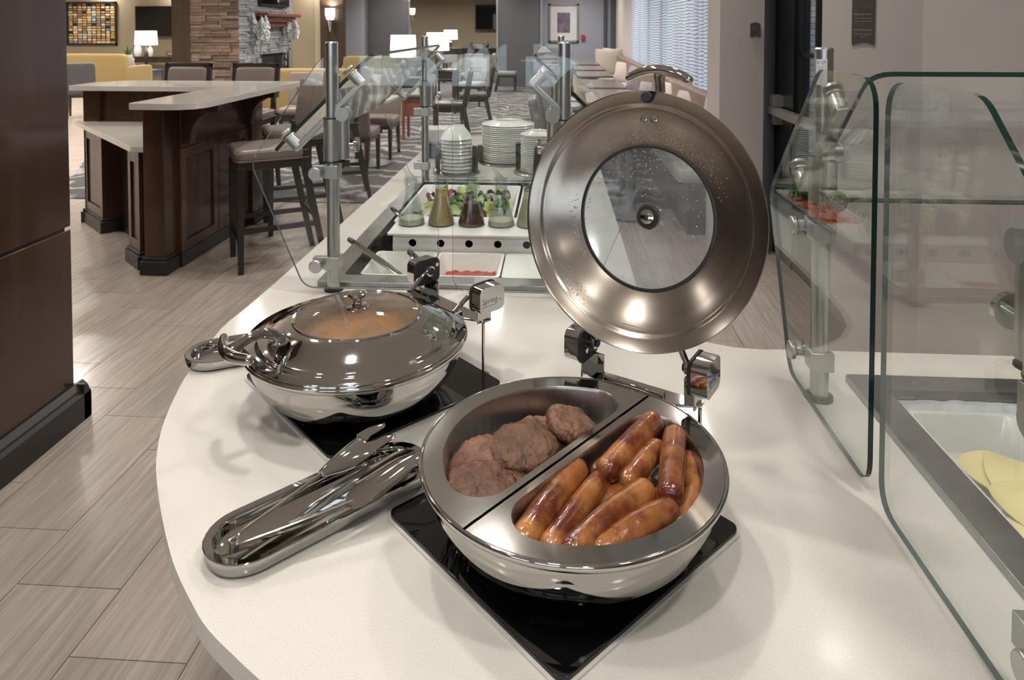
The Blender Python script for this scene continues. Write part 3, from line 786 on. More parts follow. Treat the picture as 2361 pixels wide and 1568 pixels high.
# ================================================================== CHAFING DISHES
HZ = .952 - PT      # rim height above the plate
BODYP = mat('polished_body', (.64, .63, .60), .06, 1.0, nscale=4, namt=.04)
def chafer(cx, cy, az, opened, label):
    # local frame: +y towards the hinge
    t = thing('chafing_dish', label, 'chafing dish', (cx, cy, PT), -az)
    q = MB(); H = HZ
    q.lathe([(0, .0), (.112, .0), (.120, .002), (.136, .009), (.156, .026), (.173, .048), (.184, .070), (.1885, .086), (.1895, H - .012), (.1930, H - .011), (.1972, H - .007), (.1992, H - .002), (.1985, H + .0010), (.1970, H + .0020), (.1952, H + .0016), (.1940, H - .0002), (.190, H - .002), (.187, H - .004), (.185, .070), (.170, .040), (.14, .018), (0, .018)], 96)
    put(q, 'body', BODYP, t, angle=50)
    # hinge bracket and two spring boxes at the back
    q = MB()
    q.prism([(-.055, .165), (.055, .165), (.060, .200), (.085, .212), (.100, .222), (.100, .236), (-.100, .236), (-.100, .222), (-.085, .212), (-.060, .200)], H - .012, H - .008)
    q.prism([(-.05, .196), (.05, .196), (.05, .2045), (-.05, .2045)], H - .012, H + .006)
    for s in (-1, 1):
        q.box(s * .094 - .0015, s * .094 + .0015, .205, .240, H - .012, H + .035)
        q.box(min(s * .094, s * .068), max(s * .094, s * .068), .234, .238, H - .012, H + .02)
    put(q, 'bracket', CHROME, t, bevel=.001)
    for s in (-1, 1):
        xo, xi = s * .1185, s * .088
        M = Matrix(((0, 0, 1, 0), (1, 0, 0, .222), (0, 1, 0, H + .040), (0, 0, 0, 1)))
        q = MB(); q.prism(rrect(-.031, .031, -.025, .025, .013, 6), min(xo, s * .093), max(xo, s * .093), M=M)
        hb = put(q, 'hinge_box', CHROME, t, bevel=.004, segs=3)
        q = MB(); q.prism(rrect(-.0325, .0325, -.0265, .0265, .014, 6), min(xi, s * .093), max(xi, s * .093), M=M)
        put(q, 'backplate', RUBBER, hb, bevel=.001)
        q = MB()
        for yy, zz_, r in ((-.020, -.004, .0042), (.021, .012, .0042)):
            q.cyl((xi, .222 + yy, H + .04 + zz_), (xi - s * .006, .222 + yy, H + .04 + zz_), r, n=14)
        q.cyl((xi, .222, H + .044), (xi - s * .013, .222, H + .044), .0095, n=18)
        put(q, 'pin', CHROME, hb)
        q = MB(); q.cyl((xi - s * .011, .222, H + .044), (xi - s * .0165, .222, H + .044), .0072, n=16); put(q, 'pin_cap', RUBBER, hb)
        if s == 1:
            # maker's name pressed on the outer cover
            Mt = Matrix(((0, 0, 1, xo + .0003), (1, 0, 0, .220), (0, 1, 0, H + .038), (0, 0, 0, 1)))
            write('Spring', .0155, Mt @ Matrix.Translation((-.004, -.004, 0)), mat('etched_logo', (.30, .36, .44), .35, .6, nscale=30, namt=.1), hb, extr=.0001)
            write('USA', .0045, Mt @ Matrix.Translation((.022, -.004, 0)), bpy.data.materials['etched_logo'], hb, extr=.0001)
            q = MB(); q.box(-.026, .012, -.0095, -.0088, 0, .0002, M=Mt); put(q, 'logo_line', bpy.data.materials['etched_logo'], hb)
    # tiny bracket leg
    q = MB(); q.cyl((.10, .215, -.004), (.10, .215, H - .01), .003, n=10); q.lathe([(0, -.0085), (.012, -.0085), (.012, -.006), (0, -.006)], 20, c=(.10, .215, 0)); put(q, 'support_leg', CHROME, t)
    # ---- lid
    if opened:
        nrm = Vector((math.sin(R_(29.7)) * math.cos(R_(-11.7)), math.cos(R_(29.7)) * math.cos(R_(-11.7)), math.sin(R_(-11.7))))
        sx_ = nrm.cross(Vector((0, 0, 1))).normalized(); u_ = sx_.cross(nrm)
        Z = nrm; Y = -u_; X = Y.cross(Z)
        c = Vector((.1245, 1.086, 1.2175))
        W = Matrix(((X.x, Y.x, Z.x, c.x), (X.y, Y.y, Z.y, c.y), (X.z, Y.z, Z.z, c.z), (0, 0, 0, 1)))
        M = FR[t.name].inverted() @ W
    else:
        M = Matrix.Translation((0, 0, H + .0045))
    q = MB()
    th = .0012
    prof = [(.1962, -.0035), (.1968, .0), (.195, .0022), (.178, .0030), (.1745, .0050), (.1725, .0085), (.1700, .0095), (.166, .0100), (.150, .0190), (.130, .0285), (.1135, .0345), (.1100, .0350)]
    q.lathe(prof + [(r, z - th) for r, z in reversed(prof)] + [prof[0]], 128)
    lid = put(q, 'lid', SPUN if opened else CHROME, t, M=M, angle=60)
    if opened:
        pass
    q = MB(); q.lathe([(.1155, .0335), (.1140, .0362), (.1100, .0366), (.1085, .0350), (.1085, .0322), (.1100, .0316), (.1140, .0326)], 96); put(q, 'glass_ring', CHROME if not opened else mat('dark_seal', (.02, .02, .02), .4, nscale=30, namt=.2), lid)
    q = MB(); q.lathe([(.1100, .0345), (.080, .0400), (.045, .0450), (0, .0470), (0, .0440), (.045, .0420), (.080, .0370), (.1100, .0320)][::-1], 96); put(q, 'lid_glass', LIDGLASS if opened else STEAMGLASS, lid)
    q = MB(); q.lathe([(0, .0445), (.0205, .0445), (.0215, .0470), (.0190, .0495), (.0125, .0515), (.0085, .0550), (.0078, .0610), (.0090, .0640), (.0150, .0660), (.0178, .0695), (.0165, .0730), (.0090, .0755), (0, .0760)], 40); put(q, 'knob', CHROME, lid)
    if opened:
        q = MB(); q.lathe([(0, .0435), (.0175, .0435), (.0175, .0415), (.0165, .0405), (0, .0405)][::-1], 32); put(q, 'washer', RUBBER, lid)
        q = MB(); q.lathe([(0, .0360), (.0055, .0360), (.0085, .0370), (.0115, .0380), (.0115, .0415), (0, .0415)][::-1], 32); put(q, 'screw', CHROME, lid)
        q = MB(); q.lathe([(0, -.0075), (.0075, -.0075), (.0092, -.0060), (.0092, .001), (0, .001)][::-1], 24, c=(.0, -.1865, 0)); put(q, 'bumper', RUBBER, lid)
        q = MB()
        for xx in (-.0085, .0085):
            q.lathe([(0, .0065), (.0030, .0065), (.0042, .0080), (.0042, .0110), (.0060, .0115), (.0060, .0155), (0, .0155)][::-1], 16, c=(xx, -.1535, 0))
        put(q, 'rivets', CHROME, lid)
    else:
        q = MB(); q.lathe([(0, .009), (.0070, .0080), (.0082, .0050), (.0082, .0), (0, .0)][::-1], 24, c=(.012, -.187, 0)); put(q, 'bumper', RUBBER, lid)
    # handle: stem and T bar, one casting
    q = MB()
    stem = spline([(0, -.150, .0320), (0, -.158, .044), (0, -.178, .052), (0, -.205, .050), (0, -.232, .038)], 5)
    q.tube(stem, [.0140] * 3 + [.0085] * (len(stem) - 6) + [.0095] * 3, 14)
    bar = spline([(-.056, -.219, .040), (-.030, -.231, .038), (0, -.236, .037), (.030, -.231, .038), (.056, -.219, .040)], 6)
    q.tube(bar, [.0045] + [.0072 + .0018 * math.sin(PI * i / (len(bar) - 1)) for i in range(1, len(bar) - 1)] + [.0045], 14, flat=1.15)
    q.lathe([(0, .0280), (.016, .0280), (.017, .0305), (.012, .034), (0, .035)], 24, c=(0, -.150, 0))
    put(q, 'handle', CHROME, lid, angle=60)
    # lid arms reaching the hinge pins
    q = MB()
    tgt = []
    for s in (-1, 1):
        pin = M.inverted() @ Vector((s * .080, .222, H + .044))
        edge = Vector((s * .072, .165, .012))
        mid = (pin + edge) / 2 + Vector((0, .01, .012))
        q.tube(spline([edge, mid, pin], 5), .0055, 10, flat=.7)
        q.cyl(pin + Vector((s * -.004, 0, 0)), pin + Vector((s * .004, 0, 0)), .011, n=18)
    q.box(-.078, .078, .162, .180, .0105, .0135)
    put(q, 'hinge_arm', CHROME, lid)
    return t, lid, M

CH1, LID1, M1 = chafer(.020, .909, R_(30), True, 'open round chrome chafing dish, lid standing up, filled with sausages and patties')
CH2, LID2, M2 = chafer(-.360, 1.239, R_(43), False, 'closed round chrome chafing dish with a glass-topped lid')

# half-moon insert pans of the open dish: frame a along the divider, b across
ca, cb = Vector((.629, .778)), Vector((-.778, .629))
def AB(a, b): return (.020 + ca.x * a + cb.x * b, .909 + ca.y * a + cb.y * b)
def dshape(R, off, r, scale=1.0, n=26):
    Re, be = R - r, off + r
    th0 = math.asin(be / Re); pts = []
    for i in range(n + 1):
        t = th0 + (PI - 2 * th0) * i / n; pts.append((R * math.cos(t), R * math.sin(t)))
    cx = Re * math.cos(PI - th0)
    for i in range(1, 9):
        t = (PI - th0) + (1.5 * PI - (PI - th0)) * i / 8; pts.append((cx + r * math.cos(t), be + r * math.sin(t)))
    for i in range(0, 9):
        t = -PI / 2 + (th0 + PI / 2) * i / 8; pts.append((-cx + r * math.cos(t), be + r * math.sin(t)))
    return pts[:-1]
for sgn, lab in ((1, 'left half'), (-1, 'right half')):
    off = .0115 if sgn > 0 else .0125
    Rop = .1685
    D = dshape(Rop, off, .042)
    outer = [(.1938 * math.cos(R_(.6) + (PI - R_(1.2)) * i / 60), max(.0012, .1938 * math.sin(R_(.6) + (PI - R_(1.2)) * i / 60))) for i in range(61)]
    zt = .9530
    q = MB()
    def W(pts): return [AB(a, sgn * b) for a, b in pts]
    if sgn > 0: q.prism(W(outer), zt - .0012, zt, holes=[W(D)])
    else: q.prism(W(outer)[::-1], zt - .0012, zt, holes=[W(D)[::-1]])
    cen = Vector((0, .085))
    rings = []
    for s_, z in ((1.0, zt), (.992, zt - .0015), (.985, zt - .005), (.955, zt - .045), (.93, zt - .056), (.88, zt - .060)):
        rings.append([(*AB(cen.x + (a - cen.x) * s_, sgn * (cen.y + (b - cen.y) * s_)), z) for a, b in D])
    if sgn < 0: rings = [r[::-1] for r in rings]
    q.loft(rings[::-1], 1, cap0=False, cap1=False)
    q.add(rings[-1], [tuple(range(len(rings[-1])))], 1)
    put(q, 'insert_pan', [FLANGE, PANSTEEL], CH1, world=True, angle=50)

# water beads on the inside of the open lid
q = MB()
rnd = random.Random(4)
def bead(r, a, s):
    # inner surface height at radius r
    prof = [(.1962, -.0047), (.178, .0018), (.1725, .0073), (.166, .0088), (.150, .0178), (.130, .0273), (.1100, .0338), (.080, .0368), (.045, .0418), (0, .0438)]
    for (r0, z0), (r1, z1) in zip(prof, prof[1:]):
        if r1 <= r <= r0: z = z0 + (z1 - z0) * (r0 - r) / (r0 - r1); break
    c_ = Vector((r * math.cos(a), r * math.sin(a), z - .0002))
    q.add([c_ + Vector((s * math.cos(k * PI / 3), s * math.sin(k * PI / 3), 0)) for k in range(6)] + [c_ + Vector((.6 * s * math.cos(k * PI / 3), .6 * s * math.sin(k * PI / 3), -s * .5)) for k in range(6)] + [c_ + Vector((0, 0, -s * .7))],
          [(k, (k + 1) % 6, 6 + (k + 1) % 6, 6 + k) for k in range(6)] + [(6 + k, 6 + (k + 1) % 6, 12) for k in range(6)])
for _ in range(420):
    a = -PI / 2 + rnd.gauss(.18, .42); r = .118 + abs(rnd.gauss(0, .016)); bead(min(r, .163), a, rnd.uniform(.0005, .0011))
for _ in range(120):
    a = PI / 2 + .75 + rnd.gauss(0, .09); bead(rnd.uniform(.150, .168), a, rnd.uniform(.0006, .0011))
for _ in range(110):
    a = PI * .9 + rnd.gauss(0, .25); bead(min(.166, .120 + abs(rnd.gauss(0, .006))), a, rnd.uniform(.0006, .0013))
for _ in range(150):
    a = -PI / 2 + rnd.gauss(.1, .8); bead(.1085 - abs(rnd.gauss(0, .022)), a, rnd.uniform(.0007, .0015))
for _ in range(60):
    bead(rnd.uniform(.02, .105), rnd.uniform(0, 2 * PI), rnd.uniform(.0007, .0016))
WATER = mat('water_beads', (.85, .87, .88), .04, .0, spec=1.0, nscale=10, namt=.03)
bs(WATER).inputs['Transmission Weight'].default_value = .85
put(q, 'water_beads', WATER, LID1, kind='stuff')

# ---------------------------------------------------------------- food: patties
PATTY = []
for nm, c1, c2 in (('browned_patty', (.17, .078, .042), (.055, .024, .013)), ('pale_patty', (.25, .125, .078), (.10, .044, .026))):
    m = mat(nm, c1, .38, col2=c2, nscale=55, namt=.5, bump=.9, bscale=170, sss=.02); bs(m).inputs['Specular IOR Level'].default_value = .4
    b_ = [n for n in m.node_tree.nodes if n.type == 'BUMP'][0]; b_.inputs['Distance'].default_value = .004
    PATTY.append(m)
def patty(label, c, r, tilt, m, seed, th=.0085):
    q = MB(); N, K = 110, 34; vs = [[] for _ in range(K + 1)]
    off = Vector((seed * 3.7, seed * 1.3, 0))
    for k in range(K + 1):
        ph = -PI / 2 + PI * k / K
        for i in range(N):
            a = 2 * PI * i / N
            cr_ = abs(math.cos(ph)) ** .42; x = cr_ * math.cos(a); y = cr_ * math.sin(a); z = math.copysign(abs(math.sin(ph)) ** .75, ph)
            lump = 1 + .045 * noise.noise(Vector((14 * math.cos(a), 14 * math.sin(a), seed + 3))) + .07 * noise.noise(Vector((1.6 * math.cos(a), 1.6 * math.sin(a), seed))) + .025 * noise.noise(Vector((7 * math.cos(a), 7 * math.sin(a), seed)))
            p = Vector((x * r * lump, y * r * lump * .92, z * th + .004 * (1 - cr_ ** 2)))
            n1 = noise.noise(p * 110 + off) * .0022 * min(1, cr_ * 1.6) + noise.noise(p * 40 + off) * .0034
            d = Vector((x * .5, y * .5, z)); d = d.normalized() if d.length > 0 else Vector((0, 0, 1))
            vs[k].append(p + d * n1)
    q.loft(vs)
    o = solo(q, 'sausage_patty', m, label, 'patty', c, rot=tilt, group='sausage patties in the chafing dish', angle=80)
    return o
patty('large dark sausage patty in the middle, lying highest of the pile', (-.045, .940, .938), .0475, (R_(10), R_(-6), .3), PATTY[0], 1, .0105)
patty('sausage patty nearest the back of the pan, leaning by the divider', (.023, 1.003, .934), .0410, (R_(14), R_(16), .8), PATTY[1], 2, .0115)
patty('dark round sausage patty at the near left end of the pan', (-.094, .860, .930), .0455, (R_(12), R_(2), .1), PATTY[0], 3, .0110)
patty('pale sausage patty against the left wall, under the middle patty', (-.106, .925, .922), .044, (R_(10), R_(-20), .4), PATTY[1], 4, .0105)
patty('sausage patty tucked low against the divider', (-.030, .905, .914), .041, (R_(6), R_(10), 1.2), PATTY[0], 5, .0105)
patty('sausage patty mostly hidden behind the middle patty', (-.018, 1.012, .914), .041, (R_(4), R_(-6), 2.2), PATTY[1], 6)
patty('sausage patty at the bottom of the pan near the divider', (.020, .955, .906), .040, (R_(2), R_(3), 1.9), PATTY[0], 7)

# ---------------------------------------------------------------- food: sausages
def sausmat():
    m = mat('browned_sausage', (.43, .185, .055), .18, col2=(.25, .072, .016), nscale=26, namt=.5, coat=.8, bump=.6, bscale=150, sss=.06)
    nt = m.node_tree; L = nt.links.new; b = bs(m); src = b.inputs['Base Color'].links[0].from_socket
    mp = [n for n in nt.nodes if n.type == 'MAPPING'][0]
    oi = node(nt, 'ShaderNodeObjectInfo'); tcn = node(nt, 'ShaderNodeTexCoord')
    ad = node(nt, 'ShaderNodeVectorMath', operation='MULTIPLY_ADD'); cx = node(nt, 'ShaderNodeCombineXYZ')
    L(oi.outputs['Random'], cx.inputs[0]); L(oi.outputs['Random'], cx.inputs[1]); L(cx.outputs[0], ad.inputs[0]); ad.inputs[1].default_value = (9, 5, 3); L(tcn.outputs['Object'], ad.inputs[2]); L(ad.outputs[0], mp.inputs[0])
    # seared side: roast brown where the broad noise is high
    n2 = node(nt, 'ShaderNodeTexNoise'); n2.inputs['Scale'].default_value = 24; n2.inputs['Detail'].default_value = 4; L(mp.outputs[0], n2.inputs['Vector'])
    r2 = node(nt, 'ShaderNodeValToRGB'); r2.color_ramp.elements[0].position = .43; r2.color_ramp.elements[1].position = .62
    r2.color_ramp.elements[0].color = (0, 0, 0, 1); r2.color_ramp.elements[1].color = (1, 1, 1, 1); L(n2.outputs['Fac'], r2.inputs[0])
    mx = node(nt, 'ShaderNodeMix', data_type='RGBA'); L(r2.outputs[0], mx.inputs[0]); L(src, mx.inputs[6]); mx.inputs[7].default_value = (.115, .022, .007, 1)
    # pepper specks
    n3 = node(nt, 'ShaderNodeTexVoronoi'); n3.inputs['Scale'].default_value = 210; L(mp.outputs[0], n3.inputs['Vector'])
    r3 = node(nt, 'ShaderNodeValToRGB'); r3.color_ramp.elements[0].position = .10; r3.color_ramp.elements[1].position = .22; r3.color_ramp.elements[0].color = (.6, .5, .45, 1); r3.color_ramp.elements[1].color = (1, 1, 1, 1)
    L(n3.outputs['Distance'], r3.inputs[0])
    m4 = node(nt, 'ShaderNodeMix', data_type='RGBA', blend_type='MULTIPLY'); m4.inputs[0].default_value = 1; L(mx.outputs[2], m4.inputs[6]); L(r3.outputs[0], m4.inputs[7]); L(m4.outputs[2], b.inputs['Base Color'])
    b_ = [n for n in nt.nodes if n.type == 'BUMP'][0]; b_.inputs['Distance'].default_value = .002
    return m
SAUS = sausmat()
def sausage(label, pts, r=.0158, seed=0):
    pts = [Vector(p) for p in pts]
    if len(pts) == 2:
        mid = (pts[0] + pts[1]) / 2; pts = [pts[0], mid + Vector((0, 0, .003)), pts[1]]
    c = pts[len(pts) // 2].copy(); pts = [p - c for p in pts]
    sp_ = spline(pts, 14)
    L_ = [0]
    for a, b in zip(sp_, sp_[1:]): L_.append(L_[-1] + (b - a).length)
    tot = L_[-1]
    d0 = (sp_[0] - sp_[1]).normalized(); d1 = (sp_[-1] - sp_[-2]).normalized()
    path, rad = [], []
    for k in range(7):
        t = PI / 2 * k / 7; path.append(sp_[0] + d0 * r * .78 * math.cos(t)); rad.append(max(.0004, r * math.sin(t) ** .75 * .97))
    for p, l in zip(sp_, L_):
        path.append(p); rad.append(r * (.98 + .018 * math.sin(l * 55 + seed) + .03 * noise.noise(Vector((l * 60, seed, 0)))))
    for k in range(1, 8):
        t = PI / 2 * k / 7; path.append(sp_[-1] + d1 * r * .78 * math.sin(t)); rad.append(max(.0004, r * math.cos(t) ** .75 * .97))
    q = MB(); q.tube(path, rad, 28)
    q.v = [tuple(Vector(v) * (1 + .012 * noise.noise(Vector(v) * 150 + Vector((seed, 0, 0))))) for v in q.v]
    return solo(q, 'sausage_link', SAUS, label, 'sausage', c, group='sausage links in the chafing dish', angle=80)
SS = []
SS = [
 ('sausage link at the left end of the row, pale with a browned flank', [(-.037, .779, .924), (.026, .899, .930)], .0160),
 ('second sausage link from the left, browned and glossy', [(-.005, .778, .918), (.056, .890, .920)], .0150),
 ('long sausage link with a dark seared top in the middle of the near row', [(.019, .763, .926), (.108, .856, .933)], .0162),
 ('thick pale sausage link nearest the camera', [(.052, .771, .920), (.133, .833, .926)], .0168),
 ('deep reddish brown sausage link lying on top at the back', [(.068, .895, .936), (.138, 1.001, .938)], .0160),
 ('short sausage link with a browned end below the top back one', [(.092, .894, .922), (.137, .958, .924)], .0160),
 ('upright sausage link with a dark streak, resting on the others at the right', [(.139, .848, .940), (.163, .962, .942)], .0158),
 ('curved sausage link hugging the right wall of the pan', [(.150, .822, .914), (.172, .878, .916), (.180, .945, .918)], .0160),
 ('sausage link peeping out under the top back one beside the divider', [(.052, .929, .911), (.091, .987, .911)], .0150),
 ('sausage link at the bottom of the pan under the nearest pale one', [(.074, .784, .9095), (.146, .820, .9095)], .0135),
 ('sausage link buried at the bottom in the middle of the pan', [(.048, .862, .9095), (.115, .915, .9095)], .0150),
 ('sausage link buried at the bottom toward the right wall', [(.110, .850, .9095), (.150, .900, .9095)], .0150)]
for i, (l, p, r) in enumerate(SS): sausage(l, [(a, b, c + (.004 if i < 9 else 0)) for a, b, c in p], r * 1.05, i * 1.7)

# potatoes seen through the steamed lid
q = MB(); vs = []
n = 44
for k in range(12):
    r = .172 * (k + .02) / 11
    vs.append([(r * math.cos(2 * PI * i / n), r * math.sin(2 * PI * i / n), .078 + .016 * noise.noise(Vector((r * 22 * math.cos(2 * PI * i / n), r * 22 * math.sin(2 * PI * i / n), 3))) + .010 * (1 - (r / .17) ** 2)) for i in range(n)])
q.loft(vs, cap0=True, cap1=False)
HASH = mat('fried_potato', (.74, .46, .14), .5, col2=(.28, .095, .02), nscale=9, namt=.5, bump=.5, bscale=90)
o = solo(q, 'fried_potatoes', HASH, 'yellow and brown fried potatoes inside the closed chafing dish', 'food', (-.360, 1.239, PT + .012)); o['kind'] = 'stuff'

# ================================================================== UTENSIL TRAYS AND TONGS
def tray(cx, cy, rz, label, L=.325, Wd=.112):
    t = thing('utensil_tray', label, 'utensil tray', (cx, cy, CT), rz, 'polished trays beside the chafing dishes')
    q = MB()
    def ring(l, w_, z, n=14):
        r = w_ / 2; P = []
        for sx_, a0 in ((1, -90), (-1, 90)):
            for i in range(n + 1):
                a = R_(a0 + 180 * i / n); P.append((sx_ * (l / 2 - r) + r * math.cos(a), r * math.sin(a), z))
        return P
    q.loft([ring(L - .02, Wd - .026, .0), ring(L - .008, Wd - .012, .004), ring(L - .002, Wd - .004, .014), ring(L, Wd, .0215), ring(L - .002, Wd - .003, .0225), ring(L - .022, Wd - .020, .0215), ring(L - .026, Wd - .024, .019), ring(L - .030, Wd - .030, .007), ring(L - .044, Wd - .046, .0035)], cap0=True, cap1=True)
    put(q, 'tray', CHROME, t, angle=34)
    return t
def rot2(v, a): return (v[0] * math.cos(a) - v[1] * math.sin(a), v[0] * math.sin(a) + v[1] * math.cos(a))
TA = math.atan2(.715, .70)
tray(-.318, .934, TA, 'polished oval utensil tray in front with steel tongs in it')
tray(-.625, 1.385, R_(28), 'polished oval utensil tray at the counter edge, half behind the closed dish', L=.25)

def strip(q, path, width, thick, cup=None, n=8, side=None, mi=0):
    """curved metal strip along a path; width list; cup list = how much the section is hollowed; side = preferred lateral direction"""
    k = len(path); rings = []
    for i in range(k):
        T = (path[min(i + 1, k - 1)] - path[max(i - 1, 0)]).normalized()
        S = Vector(side[i] if isinstance(side, list) else side); S = (S - T * S.dot(T)).normalized(); N = T.cross(S)
        top, bot = [], []
        for j in range(n + 1):
            u_ = -1 + 2 * j / n
            c_ = (cup[i] if cup else 0) * (1 - u_ * u_)
            p = path[i] + S * (u_ * width[i] / 2) - N * c_
            top.append(p + N * thick / 2); bot.append(p - N * thick / 2)
        rings.append(top + bot[::-1])
    q.loft(rings, mi)
def tongs():
    base = Vector((-.397, .828, .868))
    t = thing('serving_tongs', 'steel serving tongs with one forked and one spoon head, in the front tray', 'tongs', base)
    up = Vector((0, 0, 1))
    tip = Vector((-.250, 1.014, .912)); nk = Vector((-.322, .940, .892))
    p = spline([base + Vector((-.002, .004, .001)), base + Vector((.002, .020, .005)), base.lerp(nk, .55) + Vector((-.002, .002, .002)), nk], 8)
    q = MB(); strip(q, p, [.0135 - .003 * math.sin(PI * i / (len(p) - 1)) for i in range(len(p))], .0016, None, 4, up + Vector((.55, -.45, 0)))
    put(q, 'arm', TONG, t, world=True)
    d = (tip - nk).normalized(); S = (Vector((d.y, -d.x, 0)).normalized() + Vector((0, 0, -.25))).normalized()
    q = MB(); p2 = spline([nk - d * .006, nk.lerp(tip, .22) + Vector((0, 0, -.003)), nk.lerp(tip, .50) + Vector((0, 0, -.003)), nk.lerp(tip, .66)], 8); m_ = len(p2)
    ww = [.011 + .031 * math.sin(PI / 2 * min(1, i / (m_ * .62))) ** 1.2 for i in range(m_)]
    strip(q, p2, ww, .0014, [.003 + .007 * math.sin(PI * min(1, i / (m_ - 1.))) for i in range(m_)], 14, S)
    put(q, 'fork_head', CHROME, t, world=True, angle=70)
    e = p2[-1]; Sn = (S - d * S.dot(d)).normalized()
    N_ = d.cross(Sn)
    for s_ in (-1, 1):
        k_ = 22; q = MB(); pp, wv = [], []
        for a_ in range(k_):
            u_ = a_ / (k_ - 1); outer = .0208 - .0045 * u_ ** 2; w_ = .0185 * math.sqrt(max(0, 1 - u_ ** 3)) * (1 - .28 * min(1, u_ * 3)) + .001
            pp.append(e + d * (-.003 + .042 * u_) + Sn * s_ * (outer - w_ / 2) - N_ * (.0022 - .006 * u_ * u_)); wv.append(w_)
        strip(q, pp, wv, .0014, [.0006] * k_, 5, S)
        put(q, 'tine', CHROME, t, world=True, angle=70)
    tip = Vector((-.193, .970, .904)); nk = Vector((-.268, .893, .884))
    p = spline([base + Vector((.004, -.002, .001)), base + Vector((.020, .004, .004)), base.lerp(nk, .55) + Vector((.004, -.004, .002)), nk], 8)
    q = MB(); strip(q, p, [.0135 - .002 * math.sin(PI * i / (len(p) - 1)) for i in range(len(p))], .0016, None, 4, up + Vector((.6, -.6, 0)))
    put(q, 'arm', TONG, t, world=True)
    d = (tip - nk).normalized(); S = (Vector((d.y, -d.x, 0)).normalized() + Vector((0, 0, -.55))).normalized()
    p2 = spline([nk - d * .006, nk.lerp(tip, .3) + Vector((0, 0, .005)), nk.lerp(tip, .7) + Vector((0, 0, .006)), tip], 8); m_ = len(p2)
    q = MB(); strip(q, p2, [max(.0035, .040 * math.sin(PI * min(1, (i / (m_ - 1)) * .88 + .09)) ** .8) for i in range(m_)], .0014, [-.009 * math.sin(PI * i / (m_ - 1)) for i in range(m_)], 14, S)
    put(q, 'spoon_head', CHROME, t, world=True, angle=70)
    q = MB(); p = spline([base + Vector((-.002, .005, .001)), base + Vector((-.007, -.001, 0)), base + Vector((-.001, -.006, 0)), base + Vector((.005, -.002, .001))], 5)
    strip(q, p, [.0135] * len(p), .0016, None, 3, up)
    put(q, 'spring_bend', TONG, t, world=True)
tongs()
# salad spoon and fork pair lying under the tongs
t = thing('serving_spoon', 'polished serving spoon under the tongs in the front tray', 'spoon', (-.29, .93, .848))
q = MB()
p = spline([Vector((-.375, .850, .862)), Vector((-.33, .895, .853)), Vector((-.285, .935, .856)), Vector((-.262, .968, .852)), Vector((-.232, 1.005, .866))], 6); m_ = len(p)
ww = [.012 if i < m_ * .45 else .012 + .040 * math.sin(PI * (i - m_ * .45) / (m_ * .58)) ** .8 for i in range(m_)]
cc = [0 if i < m_ * .45 else .010 * math.sin(PI * (i - m_ * .45) / (m_ * .56)) for i in range(m_)]
strip(q, p, ww, .0014, cc, 10, Vector((.7, -.7, 0)))
put(q, 'spoon', CHROME, t, world=True, angle=60)
# ================================================================== DRESSING BOTTLES ON THEIR STAND
t = thing('bottle_stand', 'long white stand with a row of round holes in its front, holding the dressing bottles', 'stand', (-.24, 2.13, .845))
q = MB()
M = Matrix(((1, 0, 0, 0), (0, 0, -1, 2.035), (0, 1, 0, 0), (0, 0, 0, 1)))
holes = [[(hx + .0115 * math.cos(2 * PI * i / 20), .874 + .0115 * math.sin(2 * PI * i / 20)) for i in range(20)] for hx in (-.425, -.341, -.257, -.172, -.087, -.002)]
q.prism([(-.488, .835), (.035, .835), (.035, .897), (-.488, .897)], -.004, 0, M=M, holes=holes)
q.box(-.488, -.484, 2.035, 2.215, .835, .897); q.box(.031, .035, 2.035, 2.215, .835, .897); q.box(-.488, .035, 2.211, 2.215, .835, .897)
put(q, 'frame', WHITEPL, t, world=True, smooth=False)
q = MB(); q.prism(rrect(-.500, .045, 2.027, 2.225, .006, 3), .897, .903); put(q, 'shelf', WHITEPL, t, world=True, bevel=.0015)
q = MB(); q.box(-.480, .028, 2.048, 2.2, .835, .84); put(q, 'drip_tray', BLACKPL, t, world=True)
LIQ = {'white': mat('creamy_dressing', (.66, .62, .47), .35, nscale=30, namt=.04), 'yellow': mat('mustard_dressing', (.58, .42, .16), .3, nscale=120, namt=.25), 'brown': mat('balsamic_dressing', (.11, .040, .020), .25, nscale=50, namt=.3), 'pale': mat('ranch_dressing', (.62, .58, .34), .3, nscale=120, namt=.15)}
